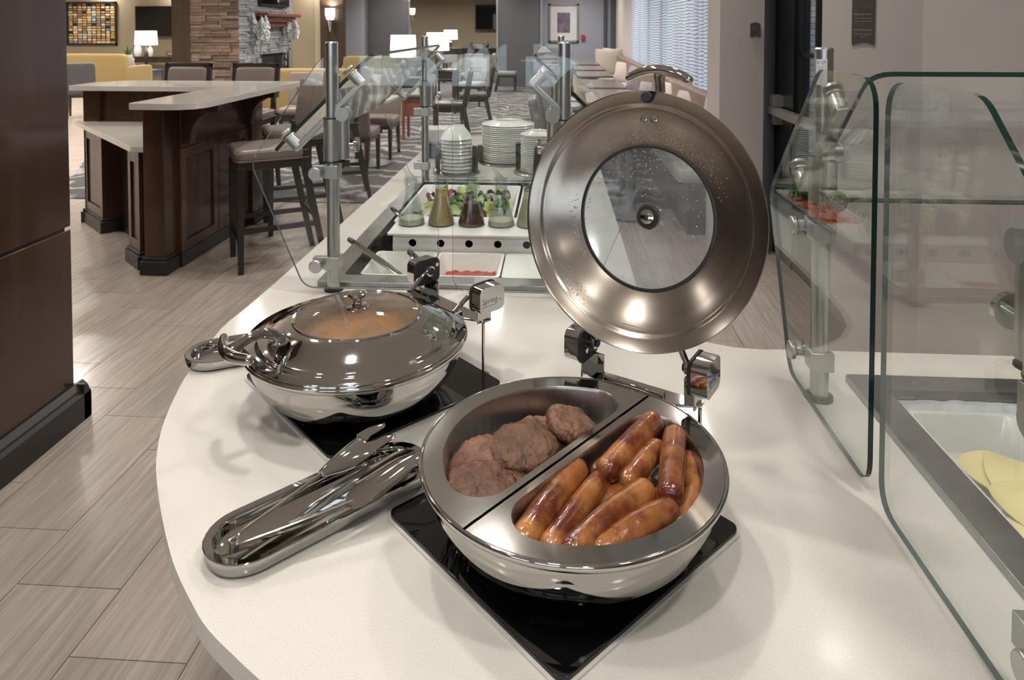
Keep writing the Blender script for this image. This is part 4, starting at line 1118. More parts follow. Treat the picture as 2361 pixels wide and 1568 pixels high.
def carafe(x, y, z, liq, fill, label, ang):
    t = thing('dressing_bottle', label, 'bottle', (x, y, z), ang, 'dressing bottles on the white stand')
    q = MB()
    q.lathe([(0, .0), (.0395, .0), (.0415, .003), (.0415, .010), (.0195, .092), (.0185, .100), (.0185, .118), (.0215, .120), (.0225, .124), (.0225, .142), (.0210, .145), (.0185, .145), (.0168, .142), (.0168, .100), (.0180, .092), (.0395, .011), (.0395, .004), (0, .003)], 40)
    put(q, 'glass_body', GLASSG, t, angle=50)
    def rr(z_): return .0390 if z_ <= .011 else (.0390 - (.0390 - .0176) * (z_ - .011) / .081 if z_ < .092 else .0165)
    zs = [.0035, .011] + [.011 + (fill - .011) * k / 4 for k in range(1, 5)]
    q = MB(); q.lathe([(0, .0035)] + [(rr(z_), z_) for z_ in zs] + [(0, fill)], 32)
    put(q, 'dressing', LIQ[liq], t, angle=50)
    # pour spout: wide scoop with a long beak
    q = MB(); rings = []
    for k in range(8):
        u_ = k / 7.; r = .0155 * (1 - u_) ** .8 + .0022; cx = -.026 * u_ ** 1.5; zz_ = .143 + .034 * u_
        rings.append([(cx + r * math.cos(a) * (1.0 + .3 * u_), r * math.sin(a), zz_ + (-.012 * math.cos(a) * (1 - u_) * (1 if math.cos(a) > 0 else .3))) for a in [2 * PI * i / 16 for i in range(16)]])
    q.loft(rings, cap0=False, cap1=False)
    put(q, 'spout', GLASSG, t, angle=60)
    return t
carafe(-.448, 2.135, .903, 'white', .020, 'clear dressing bottle with a little white dressing, at the left end of the stand', R_(8))
carafe(-.356, 2.138, .903, 'yellow', .110, 'dressing bottle filled with mustard-yellow dressing', R_(6))
carafe(-.262, 2.138, .903, 'brown', .068, 'dressing bottle of dark brown vinaigrette', R_(80))
carafe(-.170, 2.138, .903, 'white', .017, 'clear dressing bottle nearly empty, right of the brown one', R_(4))
carafe(-.082, 2.138, .903, 'pale', .100, 'dressing bottle of pale creamy dressing partly behind the open lid', R_(4))

# ---- pans near the front of the far well
def heap(x0, x1, y0, y1, z, amp, m, name, label, cat, freq=40, n=26, seed=0):
    q = MB(); vs = []
    for i in range(n + 1):
        for j in range(n + 1):
            x = x0 + (x1 - x0) * i / n; y = y0 + (y1 - y0) * j / n; e_ = min(i, n - i, j, n - j) / (n / 2)
            vs.append((x, y, z + amp * (noise.noise(Vector((x * freq, y * freq, seed))) * 1.2 + min(1, e_ * 2.2) * .8)))
    q.add(vs, [(i * (n + 1) + j, (i + 1) * (n + 1) + j, (i + 1) * (n + 1) + j + 1, i * (n + 1) + j + 1) for i in range(n) for j in range(n)])
    o = solo(q, name, m, label, cat); o['kind'] = 'stuff'; return o
pan(-.525, -.345, 1.825, 2.024, .852, .075, 'white food pan of shredded cheese nearest the left post', 'white food pans in the far well')
pan(-.341, -.150, 1.825, 2.024, .852, .075, 'white food pan of red salsa', 'white food pans in the far well')
heap(-.508, -.362, 1.842, 2.005, .797, .014, mat('shredded_cheese', (.72, .68, .48), .6, nscale=160, namt=.3, bump=.8, bscale=300), 'shredded_cheese', 'pale shredded cheese in the left white pan', 'cheese', 70)
heap(-.322, -.170, 1.842, 2.005, .805, .004, mat('red_salsa', (.50, .05, .02), .3, col2=(.30, .02, .01), nscale=90, namt=.3, bump=.6, bscale=200), 'red_salsa', 'chunky red salsa in the white pan', 'salsa', 60)
q = MB(); q.prism(rrect(-.146, .018, 1.825, 2.024, .012, 4), .8455, .852); solo(q, 'pan_cover', WHITEPL, 'flat white cover next to the salsa pan', 'pan cover', bevel=.002)
q = MB(); q.prism(rrect(-.12, -.01, 1.88, 1.97, .04, 6), .852, .8535); 
# behind the stand: salad pans
pan(-.545, -.145, 2.30, 2.86, .862, .085, 'large white pan of mixed green salad behind the bottles', 'white food pans in the far well')
pan(-.135, .010, 2.30, 2.86, .862, .085, 'white pan of carrots and tomatoes behind the bottles', 'white food pans in the far well')
LEAF = [mat('spinach_leaf', (.045, .15, .02), .45, nscale=20, namt=.4, rand=.3), mat('light_lettuce', (.38, .46, .16), .5, nscale=20, namt=.3, rand=.2), mat('radicchio_leaf', (.16, .02, .03), .45, nscale=20, namt=.4, rand=.3)]
rnd = random.Random(11)
def leafmesh(m, L, W_):
    q = MB(); vs = []; nn = 7
    for i in range(nn):
        u_ = i / (nn - 1); w_ = W_ * math.sin(PI * (u_ * .92 + .04)) ** .8
        for j in range(5):
            s_ = -1 + j / 2; vs.append((u_ * L - L / 2, s_ * w_ / 2, .018 * (1 - (2 * u_ - 1) ** 2) + .006 * s_ * s_ + rnd.uniform(-.002, .002)))
    q.add(vs, [(i * 5 + j, (i + 1) * 5 + j, (i + 1) * 5 + j + 1, i * 5 + j + 1) for i in range(nn - 1) for j in range(4)])
    return q.mesh('salad_leaf', m)
lm = [leafmesh(LEAF[0], .055, .034), leafmesh(LEAF[1], .07, .045), leafmesh(LEAF[2], .05, .03), leafmesh(LEAF[0], .045, .03)]
sal = thing('mixed_salad', 'mixed green salad with red leaves in the large white pan', 'salad', (-.345, 2.58, .80))
for k in range(120):
    o = bpy.data.objects.new('leaf', rnd.choice(lm)); COL.objects.link(o); o.parent = sal
    o.location = (rnd.uniform(-.155, .155), rnd.uniform(-.235, .235), .012 + .05 * rnd.random()); o.rotation_euler = (rnd.uniform(-.7, .7), rnd.uniform(-.7, .7), rnd.uniform(0, 6.28))
ORG = mat('baby_carrot', (.70, .17, .015), .35, nscale=20, namt=.15); TOM = mat('cherry_tomato', (.55, .03, .012), .18, nscale=10, namt=.15, coat=.5)
veg = thing('carrots_and_tomatoes', 'baby carrots and cherry tomatoes with a little greenery in the white pan', 'vegetables', (-.062, 2.58, .80))
cm = MB(); cm.tube([(-.024, 0, 0), (-.02, 0, 0), (.02, 0, 0), (.026, 0, 0)], [.003, .0085, .0075, .002], 10); cm = cm.mesh('carrot', ORG)
tm_ = MB(); tm_.lathe([(0, -.012), (.008, -.009), (.012, 0), (.008, .009), (0, .011)], 14); tm_ = tm_.mesh('tomato', TOM)
for k in range(80):
    c_ = k % 2 == 0
    o = bpy.data.objects.new('carrot' if c_ else 'tomato', cm if c_ else tm_); COL.objects.link(o); o.parent = veg
    o.location = (rnd.uniform(-.045, .045), rnd.uniform(-.22, .22), .015 + .045 * rnd.random()); o.rotation_euler = (rnd.uniform(-.3, .3), rnd.uniform(-.3, .3), rnd.uniform(0, 6.28))
for k in range(26):
    o = bpy.data.objects.new('leaf', lm[0]); COL.objects.link(o); o.parent = veg
    o.location = (rnd.uniform(-.045, .045), rnd.uniform(.05, .23), .06 + .02 * rnd.random()); o.rotation_euler = (rnd.uniform(-.7, .7), rnd.uniform(-.7, .7), rnd.uniform(0, 6.28))
# tongs handles over the near pans
def bar_tongs(a, b, label, w_=.013):
    t = thing('salad_tongs', label, 'tongs', a, 0, 'tongs lying in the far well')
    a, b = Vector(a), Vector(b); d = (b - a).normalized(); S = Vector((-d.y, d.x, 0))
    for s_ in (-1, 1):
        q = MB(); p = spline([a + S * s_ * .003, a.lerp(b, .4) + S * s_ * .010 + Vector((0, 0, -s_ * .004)), b + S * s_ * .014 + Vector((0, 0, -s_ * .006))], 6)
        strip(q, p, [w_] * (len(p) - 4) + [w_ * .9, w_ * .8, w_ * .6, w_ * .4], .0015, [.002] * len(p), 4, Vector((0, 0, 1)) * .4 + S)
        put(q, 'arm', CHROME, t, world=True)
    q = MB(); q.tube([a - d * .004, a + d * .014], .0062, 12); put(q, 'spring_end', CHROME, t, world=True)
bar_tongs((-.590, 1.955, .905), (-.425, 1.875, .835), 'steel tongs resting in the shredded cheese pan, handle over the well edge')
bar_tongs((-.412, 1.93, .882), (-.350, 1.885, .842), 'short steel tongs with the handle over the divider of the two white pans')
bar_tongs((-.548, 2.30, .905), (-.46, 2.24, .862), 'steel tongs behind the left end of the bottle stand')

# ================================================================== PLATES AND BOWLS ON THEIR DISPENSERS
plm = MB(); plm.lathe([(0, .020), (.062, .020), (.064, .0215), (.062, .0225), (.074, .0225), (.078, .018), (.128, .0055), (.132, .002), (.131, 0), (.128, .0015), (.078, .0130), (.072, .0175), (0, .0175)][::-1], 48)
plm = plm.mesh('dinner_plate', CERAMIC)
def ORD(k):
    if k == 0: return 'topmost'
    k += 1
    return '%d%s from the top' % (k, 'th' if 10 < k % 100 < 14 else {1: 'st', 2: 'nd', 3: 'rd'}.get(k % 10, 'th'))
def stackof(nm, me, x, y, z0, n, dz, label, cat, group, wob=.001):
    for k in range(n):
        o = bpy.data.objects.new(nm, me); COL.objects.link(o)
        o.location = (x + rnd.uniform(-wob, wob), y + rnd.uniform(-wob, wob), z0 + k * dz); o.rotation_euler = (0, 0, rnd.uniform(0, 6))
        tag(o, label % ORD(n - 1 - k), cat, group)
def dispenser(x, y, r, posts, label, hp=.10):
    t = thing('plate_dispenser', label, 'dispenser', (x, y, CT), 0, 'plate and bowl dispensers at the end of the counter')
    q = MB(); q.lathe([(0, 0), (r + .032, 0), (r + .034, .004), (r + .020, .010), (r + .006, .011), (r + .004, .005), (0, .005)], 48); put(q, 'flange', SATIN, t)
    for a in posts:
        q = MB(); px, py = (r + .012) * math.cos(a), (r + .012) * math.sin(a)
        q.prism(roundpoly([(-.017, .006), (.017, .006), (.019, hp), (-.010, hp + .012)], [0, 0, .008, .012], 4), -.006, .012, M=T_((px, py, 0)) @ Matrix.Rotation(a + PI / 2, 4, 'Z') @ Matrix(((1, 0, 0, 0), (0, 0, -1, 0), (0, 1, 0, 0), (0, 0, 0, 1))))
        put(q, 'guide', BLACKPL, t, bevel=.003)
stackof('dinner_plate', plm, -.243, 3.50, CT + .012, 19, .0098, 'white dinner plate, %s of the wide upturned stack', 'plate', 'white dinner plates in the wide stack')
dispenser(-.243, 3.50, .132, (R_(-25), R_(205), R_(90)), 'round dispenser under the wide stack of dinner plates', .085)
spm = MB(); spm.lathe([(0, .015), (.042, .015), (.044, .017), (.052, .0165), (.086, .004), (.088, .001), (.085, 0), (.050, .0120), (0, .0125)][::-1], 44); spm = spm.mesh('side_plate', CERAMIC)
stackof('side_plate', spm, -.080, 3.24, CT + .012, 21, .0083, 'small white side plate, %s of the narrow upturned stack', 'plate', 'white side plates in the narrow stack')
dispenser(-.080, 3.24, .088, (R_(160), R_(265)), 'round dispenser under the narrow stack of side plates', .13)
bwm = MB(); bwm.lathe([(0, .060), (.030, .060), (.034, .0605), (.036, .058), (.058, .030), (.0725, .004), (.0745, .001), (.0725, 0), (.0700, .004), (.055, .030), (.034, .056), (0, .057)][::-1], 44); bwm = bwm.mesh('soup_bowl', CERAMIC)
for k in range(10):
    o = bpy.data.objects.new('soup_bowl', bwm); COL.objects.link(o); o.location = (-.460 + .0012 * math.sin(k * 2), 3.20 + .001 * math.cos(k), CT + .012 + k * .0165); o.rotation_euler = (R_(.6 * math.sin(k * 1.3)), R_(.5 * math.cos(k * 2.1)), k)
    tag(o, 'white bowl, %s of the upturned bowl stack' % ORD(9 - k), 'bowl', 'upturned white bowls')
dispenser(-.460, 3.20, .075, (R_(200), R_(-15)), 'round dispenser under the stack of bowls', .125)
bm2 = MB()
def sq(s_, z, r): return [(p[0], p[1], z) for p in rrect(-s_, s_, -s_ * .8, s_ * .8, r, 5)]
bm2.loft([sq(.050, .0, .03), sq(.062, .004, .03), sq(.085, .030, .03), (sq(.098, .062, .03)), sq(.100, .064, .03), sq(.094, .062, .03), sq(.078, .026, .03), sq(.055, .006, .03)], cap0=True, cap1=True)
bm2 = bm2.mesh('serving_bowl', CERAMIC)
for k, (x, y, z, a) in enumerate(((-.615, 3.62, .905, .1), (-.610, 3.62, .925, .25))):
    o = bpy.data.objects.new('serving_bowl', bm2); COL.objects.link(o); o.location = (x, y, z); o.rotation_euler = (0, 0, a); tag(o, 'upper square white serving bowl on the black riser behind the bowls' if k else 'lower square white serving bowl on the black riser behind the bowls', 'bowl', 'square serving bowls on the riser')
q = MB(); q.prism(rrect(-.685, -.535, 3.54, 3.70, .015, 4), .0, .064); solo(q, 'riser', BLACKPL, 'black block riser under the square white bowls', 'riser', (0, 0, CT + .001), bevel=.003)

# ================================================================== THE RIGHT-HAND WELL: ice, pan, cheese slices
q = MB(); vs = []
n1, n2 = 60, 8
for i in range(n1 + 1):
    for j in range(n2 + 1):
        x = .603 + 1.15 * i / n1; y = 1.252 + .043 * j / n2
        vs.append((x, y, .800 + .036 * (j / n2) ** .6 + .007 * noise.noise(Vector((x * 22, y * 60, 2))) + .004 * noise.noise(Vector((x * 70, y * 90, 5)))))
q.add(vs, [(i * (n2 + 1) + j, (i + 1) * (n2 + 1) + j, (i + 1) * (n2 + 1) + j + 1, i * (n2 + 1) + j + 1) for i in range(n1) for j in range(n2)])
o = solo(q, 'crushed_ice', mat('frost', (.62, .66, .70), .35, nscale=30, namt=.2, bump=.5, bscale=120, sss=.1), 'bank of white crushed ice along the far side of the right well', 'ice'); o['kind'] = 'stuff'
pan(.606, .790, .745, 1.248, .842, .062, 'deep white food pan of sliced cheese in the right well', taper=.02)
pan(.795, 1.10, .745, 1.248, .842, .062, 'white food pan beside the cheese pan, mostly outside the photo', taper=.02)
CHE = mat('sliced_cheese', (.80, .70, .36), .4, nscale=8, namt=.06, sss=.1)
chs = [(.700, 1.145, .798, 25, 6), (.725, 1.125, .803, -15, 9), (.745, 1.085, .806, 40, -8), (.700, 1.06, .801, 12, 10), (.690, 1.01, .800, 30, -6), (.735, 1.02, .807, -20, 12), (.715, .965, .803, 8, -8), (.70, .92, .801, 20, 6), (.735, .90, .806, -10, 8)]
for k, (x, y, z, a, ti) in enumerate(chs):
    q = MB(); n_ = 10; vs = []
    for i in range(n_ + 1):
        for j in range(n_ + 1):
            u_, v_ = -1 + 2 * i / n_, -1 + 2 * j / n_
            px, py = u_ * .047 * math.sqrt(1 - v_ * v_ * .35), v_ * .047 * math.sqrt(1 - u_ * u_ * .35)
            vs.append((px, py, .007 * math.sin(px * 50 + k) * math.cos(py * 30 + k)))
    N_ = len(vs); vs2 = vs + [(a_, b_, c_ - .0016) for a_, b_, c_ in vs]; F_ = [(i * (n_ + 1) + j, (i + 1) * (n_ + 1) + j, (i + 1) * (n_ + 1) + j + 1, i * (n_ + 1) + j + 1) for i in range(n_) for j in range(n_)]
    q.add(vs2, F_ + [tuple(N_ + i for i in reversed(f)) for f in F_])
    solo(q, 'cheese_slice', CHE, 'pale yellow cheese slice, %s end of the right-hand white pan' % ('at the far' if k == 0 else '%s slice from the far' % ['', 'second', 'third', 'fourth', 'fifth', 'sixth', 'seventh', 'eighth', 'ninth'][k]), 'cheese slice', (x, y, z + .004), 0, 'cheese slices in the right well', rot=(R_(ti), R_(ti * .6), R_(a)))
# ================================================================== BAR COUNTER AND STOOLS
t = thing('bar_counter', 'dark wood L-shaped bar with white quartz tops and a lower desk wing', 'bar', (-2.9, 4.8, 0))
q = MB()
q.prism(roundpoly([(-2.51, 3.95), (-2.09, 3.93), (-2.10, 5.69), (-3.60, 5.69), (-3.75, 5.45), (-3.73, 5.12), (-2.53, 5.10)], [.03, .28, .06, .15, .10, .05, 0], 8), 1.030, 1.067)
put(q, 'bar_top', QUARTZ, t, world=True, bevel=.003, angle=30)
q = MB(); q.prism([(-3.76, 5.24), (-2.60, 4.115), (-2.50, 4.115), (-2.50, 5.24)], .748, .785)
put(q, 'desk_top', QUARTZ, t, world=True, bevel=.003)
q = MB(); q.box(-2.47, -2.37, 4.24, 5.36, .02, 1.03); q.box(-3.62, -2.46, 5.24, 5.40, .02, 1.03); q.box(-3.60, -2.45, 5.36, 5.40, .02, 1.03)
put(q, 'body', WOOD, t, world=True)
for nm, b in (('pillar', (-2.515, -2.385, 4.105, 4.245)), ('pillar', (-2.43, -2.33, 5.22, 5.42)), ('pillar', (-3.66, -3.53, 5.20, 5.42))):
    q = MB(); q.box(*b, .02, 1.03); p_ = put(q, nm, WOOD, t, world=True, bevel=.003)
    q = MB(); q.box(b[0] - .022, b[1] + .022, b[2] - .022, b[3] + .022, 0, .085); q.box(b[0] - .012, b[1] + .012, b[2] - .012, b[3] + .012, .085, .108)
    put(q, 'base_block', BASEB, p_, world=True, bevel=.004)
q = MB(); q.box(-2.37, -2.352, 4.24, 5.22, .0, .09); put(q, 'kick_board', WOODDK, t, world=True)
# framed panels on the stool side
def frame_x(q, x0, x1, ya, yb, za, zb, w_=.065):
    q.box(x0, x1, ya, ya + w_, za, zb); q.box(x0, x1, yb - w_, yb, za, zb); q.box(x0, x1, ya + w_, yb - w_, za, za + w_); q.box(x0, x1, ya + w_, yb - w_, zb - w_, zb)
for ya, yb in ((4.245, 4.73), (4.735, 5.22)):
    q = MB(); frame_x(q, -2.371, -2.355, ya, yb, .09, .745); put(q, 'panel_frame', WOOD, t, world=True, bevel=.003)
q = MB(); q.box(-2.371, -2.352, 4.245, 5.22, .752, 1.03); put(q, 'apron_board', WOOD, t, world=True, bevel=.003)
def corbel(y, label=None):
    q = MB(); P = [(-2.352, .775), (-2.352, 1.03), (-2.12, 1.03), (-2.12, .985)] + [(-2.30 + .17 * (1 - math.cos(a)) * 1.0, .985 - .0 - .20 * (1 - math.sin(a))) for a in [R_(90 - 9 * i) for i in range(10)]][::1]
    P = [(-2.352, .78), (-2.31, .78)] + [(-2.30 + .165 * (1 - math.cos(R_(9 * i))), .80 + .185 * math.sin(R_(9 * i))) for i in range(11)] + [(-2.12, .985), (-2.12, 1.03), (-2.352, 1.03)]
    q.prism(P, y - .035, y + .035, M=Matrix(((1, 0, 0, 0), (0, 0, 1, 0), (0, 1, 0, 0), (0, 0, 0, 1))))
    put(q, 'corbel', WOOD, t, world=True, bevel=.003)
corbel(4.30); corbel(5.18)
# slanted leg panels that hold up the desk
for a, b in (((-3.66, 5.21), (-3.33, 4.92)), ((-2.76, 4.335), (-2.60, 4.195))):
    A_, B_ = Vector((*a, 0)), Vector((*b, 0)); d = (B_ - A_).normalized(); nrm = Vector((-d.y, d.x, 0)); L_ = (B_ - A_).length
    M = Matrix(((d.x, nrm.x, 0, A_.x), (d.y, nrm.y, 0, A_.y), (0, 0, 1, 0), (0, 0, 0, 1)))
    q = MB(); q.box(0, L_, 0.012, .14, .02, .748, M=M)
    q.box(0, .05, 0, .012, .1, .748, M=M); q.box(L_ - .05, L_, 0, .012, .1, .748, M=M); q.box(.05, L_ - .05, 0, .012, .1, .17, M=M); q.box(.05, L_ - .05, 0, .012, .66, .748, M=M)
    s_ = put(q, 'desk_support', WOOD, t, world=True, bevel=.002)
    q = MB(); q.box(-.02, L_ + .02, -.02, .16, 0, .085, M=M); q.box(-.01, L_ + .01, -.01, .15, .085, .105, M=M); put(q, 'base_block', BASEB, s_, world=True, bevel=.004)
q = MB(); q.prism([(-3.30, 5.06), (-2.70, 4.50), (-2.50, 4.70), (-2.50, 5.24), (-3.30, 5.24)], .0, .74); put(q, 'knee_space_back', WOODDK, t, world=True)

def legp(q, x0, y0, z0, x1, y1, z1, w0, w1):
    vs = []
    for (x, y, z, w_) in ((x0, y0, z0, w0), (x1, y1, z1, w1)):
        for sx_, sy_ in ((-1, -1), (1, -1), (1, 1), (-1, 1)): vs.append((x + sx_ * w_, y + sy_ * w_, z))
    q.add(vs, [(3, 2, 1, 0), (4, 5, 6, 7), (0, 1, 5, 4), (1, 2, 6, 5), (2, 3, 7, 6), (3, 0, 4, 7)])
def stool(label, x, y, rz, framed=False, group=None):
    t = thing('bar_stool', label, 'bar stool', (x, y, 0), rz, group)
    H = .76
    for sx_ in (-1, 1):
        q = MB(); legp(q, sx_ * .195, .195, 0, sx_ * .190, .190, H - .10, .016, .023); put(q, 'leg', WOODDK, t, bevel=.003)
        q = MB(); legp(q, sx_ * .190, -.32, 0, sx_ * .190, -.19, H - .10, .017, .023); legp(q, sx_ * .190, -.19, H - .10, sx_ * .19, -.215, H + .12, .023, .020); put(q, 'leg', WOODDK, t, bevel=.003)
    q = MB(); q.box(-.205, .205, -.205, .205, H - .125, H - .075); put(q, 'seat_frame', WOODDK, t, bevel=.003)
    for nm, a, b in (('stretcher', (-.193, .195, .20), (.193, .195, .20)), ('stretcher', (-.193, -.265, .30), (.193, -.265, .30)), ('stretcher', (-.193, .19, .26), (-.193, -.275, .26)), ('stretcher', (.193, .19, .26), (.193, -.275, .26))):
        q = MB(); a, b = Vector(a), Vector(b); d = (b - a).normalized(); s_ = Vector((-d.y, d.x, 0)) * .010; u_ = Vector((0, 0, .015))
        q.add([a - s_ - u_, a + s_ - u_, a + s_ + u_, a - s_ + u_, b - s_ - u_, b + s_ - u_, b + s_ + u_, b - s_ + u_], [(0, 1, 2, 3), (7, 6, 5, 4), (0, 4, 5, 1), (1, 5, 6, 2), (2, 6, 7, 3), (3, 7, 4, 0)]); put(q, nm, WOODDK, t)
    q = MB(); q.cushion(0, .0, H - .04, .222, .222, .042, .28); put(q, 'seat', LEATHER, t, angle=80)
    q = MB()
    for zz_ in (H - .066, H - .018):
        q.tube([(a, b, zz_) for a, b in rrect(-.221, .221, -.221, .221, .03, 4)] + [(.191, -.221, zz_)], .0028, 6)
    put(q, 'welt', LEATHER, t)
    Mb = T_((0, -.222, H + .0)) @ Matrix.Rotation(R_(9), 4, 'X')
    if framed:
        q = MB(); q.box(-.225, -.190, -.02, .02, .10, .42, M=Mb); q.box(.190, .225, -.02, .02, .10, .42, M=Mb); q.box(-.225, .225, -.02, .02, .375, .42, M=Mb); q.box(-.2, .2, -.02, .02, .10, .14, M=Mb); put(q, 'back_frame', WOODDK, t, bevel=.003)
        q = MB(); q.cushion(0, .006, .26, .188, .030, .122, .25, M=Mb); put(q, 'backrest', LEATHER, t, angle=80)
    else:
        q = MB(); q.cushion(0, 0, .25, .215, .034, .165, .22, M=Mb); put(q, 'backrest', LEATHER, t, angle=80)
    return t
stool('taupe leather bar stool nearest the counter, whole seat and dark legs in view', -1.864, 4.405, R_(122), group='bar stools around the bar')
stool('taupe leather bar stool behind the nearest one, on the same side of the bar', -1.985, 5.185, R_(118), group='bar stools around the bar')
stool('taupe leather bar stool third along, past the far corner of the bar', -1.98, 6.05, R_(110), group='bar stools around the bar')
stool('framed bar stool at the left, its back rising over the far bar top', -3.49, 6.18, R_(180), True, group='bar stools around the bar')
stool('framed bar stool at the right, its back in front of the stone fireplace', -2.83, 6.18, R_(180), True, group='bar stools around the bar')

# ================================================================== DINING CHAIRS
CHM = {}
def chair(kind, label, x, y, rz, group):
    if kind in CHM: return dup(CHM[kind], (x, y, .008), rz, label, group)
    up = {'taupe': LEATHER, 'light': LEATHERL, 'black': LEATHERD, 'open': LEATHERL, 'opentaupe': LEATHER, 'grey': FABG}[kind]
    t = thing('dining_chair', label, 'chair', (x, y, .008), rz, group)
    H = .47
    for sx_ in (-1, 1):
        q = MB(); legp(q, sx_ * .195, .195, 0, sx_ * .193, .19, H - .10, .016, .023); put(q, 'leg', WOODDK if kind != 'taupe' else WOOD, t, bevel=.002)
        q = MB(); legp(q, sx_ * .190, -.27, 0, sx_ * .193, -.19, H - .08, .016, .023); put(q, 'leg', WOODDK if kind != 'taupe' else WOOD, t, bevel=.002)
    q = MB(); q.box(-.205, .205, -.20, .205, H - .13, H - .08); put(q, 'seat_frame', WOODDK if kind != 'taupe' else WOOD, t)
    q = MB(); q.cushion(0, 0, H - .045, .228, .232, .050, .26); put(q, 'seat', up, t, angle=80)
    Mb = T_((0, -.215, H - .06)) @ Matrix.Rotation(R_(10), 4, 'X')
    q = MB()
    if kind in ('open', 'opentaupe'):
        q.cushion(0, 0, .40, .222, .035, .095, .22, M=Mb); q.cushion(-.165, 0, .22, .058, .033, .14, .22, M=Mb); q.cushion(.165, 0, .22, .058, .033, .14, .22, M=Mb); q.cushion(0, 0, .12, .2, .033, .06, .22, M=Mb)
    else:
        q.cushion(0, 0, .255, .222, .038, .265, .22, M=Mb)
    put(q, 'backrest', up, t, angle=80)
    CHM[kind] = t
    return t
chair('taupe', 'taupe leather dining chair nearest the counter, seen from behind', -2.09, 7.14, 0, 'taupe dining chairs at the round-based table')
chair('taupe', 'taupe leather dining chair on the far side of the round-based table', -2.09, 8.07, PI, 'taupe dining chairs at the round-based table')
chair('black', 'black leather dining chair seen edge-on beyond the far glass panels, nearer of two', -1.50, 9.75, R_(95), 'black leather dining chairs')
chair('black', 'black leather dining chair seen edge-on beyond the far glass panels, farther of two', -1.32, 11.1, R_(100), 'black leather dining chairs')
for k, yy in enumerate((5.95, 7.4, 8.3, 9.5, 10.3, 11.6, 13.3)):
    chair('light', ['first', 'second', 'third', 'fourth', 'fifth', 'sixth', 'seventh'][k] + ' light grey chair from the counter in the row facing the window bench', .10, yy, R_(-90), 'light grey chairs facing the bench')
for k, (x, y, r, l) in enumerate(((-2.42, 15.2, 180, 'grey chair with a cut-out back, left of the pair near the table lamps'), (-1.95, 16.0, 175, 'grey chair with a cut-out back, right of the pair near the table lamps'), (-1.62, 13.4, 170, 'grey chair with a cut-out back standing before the tan alcove'), (-1.18, 16.6, -90, 'grey chair with a cut-out back beside the grey panel, facing the window'), (-.02, 16.6, 90, 'grey chair with a cut-out back beside the framed print, facing left'))):
    chair('open', l, x, y, R_(r), 'grey chairs with cut-out backs')
chair('opentaupe', 'taupe chair with a cut-out back in front of the mustard sofa', -3.36, 9.0, R_(184), 'taupe chairs with cut-out backs')
chair('opentaupe', 'taupe chair with a cut-out back behind the steel post', -2.80, 9.7, R_(150), 'taupe chairs with cut-out backs')
chair('grey', 'charcoal fabric chair at the left edge beside the wood column', -8.0, 11.35, R_(30), None)

# tables
def pedestal_table(name, label, x0, x1, y0, y1, top, m, peds, br=.26, group=None, rnd_=.01):
    t = thing(name, label, 'table', ((x0 + x1) / 2, (y0 + y1) / 2, .008), 0, group)
    q = MB(); q.prism(rrect(x0, x1, y0, y1, rnd_, 4), top - .028, top); put(q, 'tabletop', m, t, world=True, bevel=.003)
    for px, py in peds:
        q = MB(); q.lathe([(0, 0), (br, 0), (br, .010), (br * .5, .022), (.045, .04), (.036, .07), (.036, top - .07), (.11, top - .045), (.11, top - .036), (0, top - .036)], 32, c=(px, py, .008)); put(q, 'pedestal', mat('grey_pedestal', (.20, .22, .24), .4, .4, nscale=10, namt=.1) if 'grey_pedestal' not in bpy.data.materials else bpy.data.materials['grey_pedestal'], t, world=True)
    return t
pedestal_table('dining_table', 'square pale dining table on a round grey base between the two taupe chairs', -2.42, -1.78, 7.31, 7.93, .74, QUARTZ, [(-2.10, 7.62)], .265)
for k, (a, b) in enumerate(((5.35, 6.85), (7.30, 8.82), (9.10, 10.55), (11.2, 12.5), (12.95, 14.3), (14.8, 16.3))):
    pedestal_table('dining_table', ['nearest', 'second', 'third', 'fourth', 'fifth', 'farthest'][k] + ' grey wood table from the counter in the row along the window bench', .33, .90, a, b, .74, WOODTBL, [(.60, a + .32), (.60, b - .32)], .22, 'grey wood tables along the bench')
pedestal_table('dining_table', 'small table between the cut-out chairs by the grey panel', -.85, -.35, 16.3, 16.9, .74, WOODTBL, [(-.60, 16.6)])
t = thing('side_table', 'red-brown box side table with a cup on it, left of the far steel post', 'table', (-1.93, 9.4, .008))
q = MB(); q.box(-2.08, -1.76, 9.2, 9.6, .59, .62); put(q, 'tabletop', WOODTBL, t, world=True, bevel=.002)
q = MB(); q.box(-2.04, -1.80, 9.24, 9.56, .33, .59); put(q, 'cabinet', WOODBR, t, world=True)
for xx in (-2.06, -1.80):
    for yy in (9.22, 9.54):
        q = MB(); q.box(xx, xx + .035, yy, yy + .035, 0, .59); put(q, 'leg', WOODBR, t, world=True)
q = MB(); q.lathe([(0, 0), (.030, 0), (.036, .085), (.034, .085), (.029, .006), (0, .006)], 20); solo(q, 'paper_cup', CERAMIC, 'white paper cup on the red-brown side table', 'cup', (-1.88, 9.32, .621))

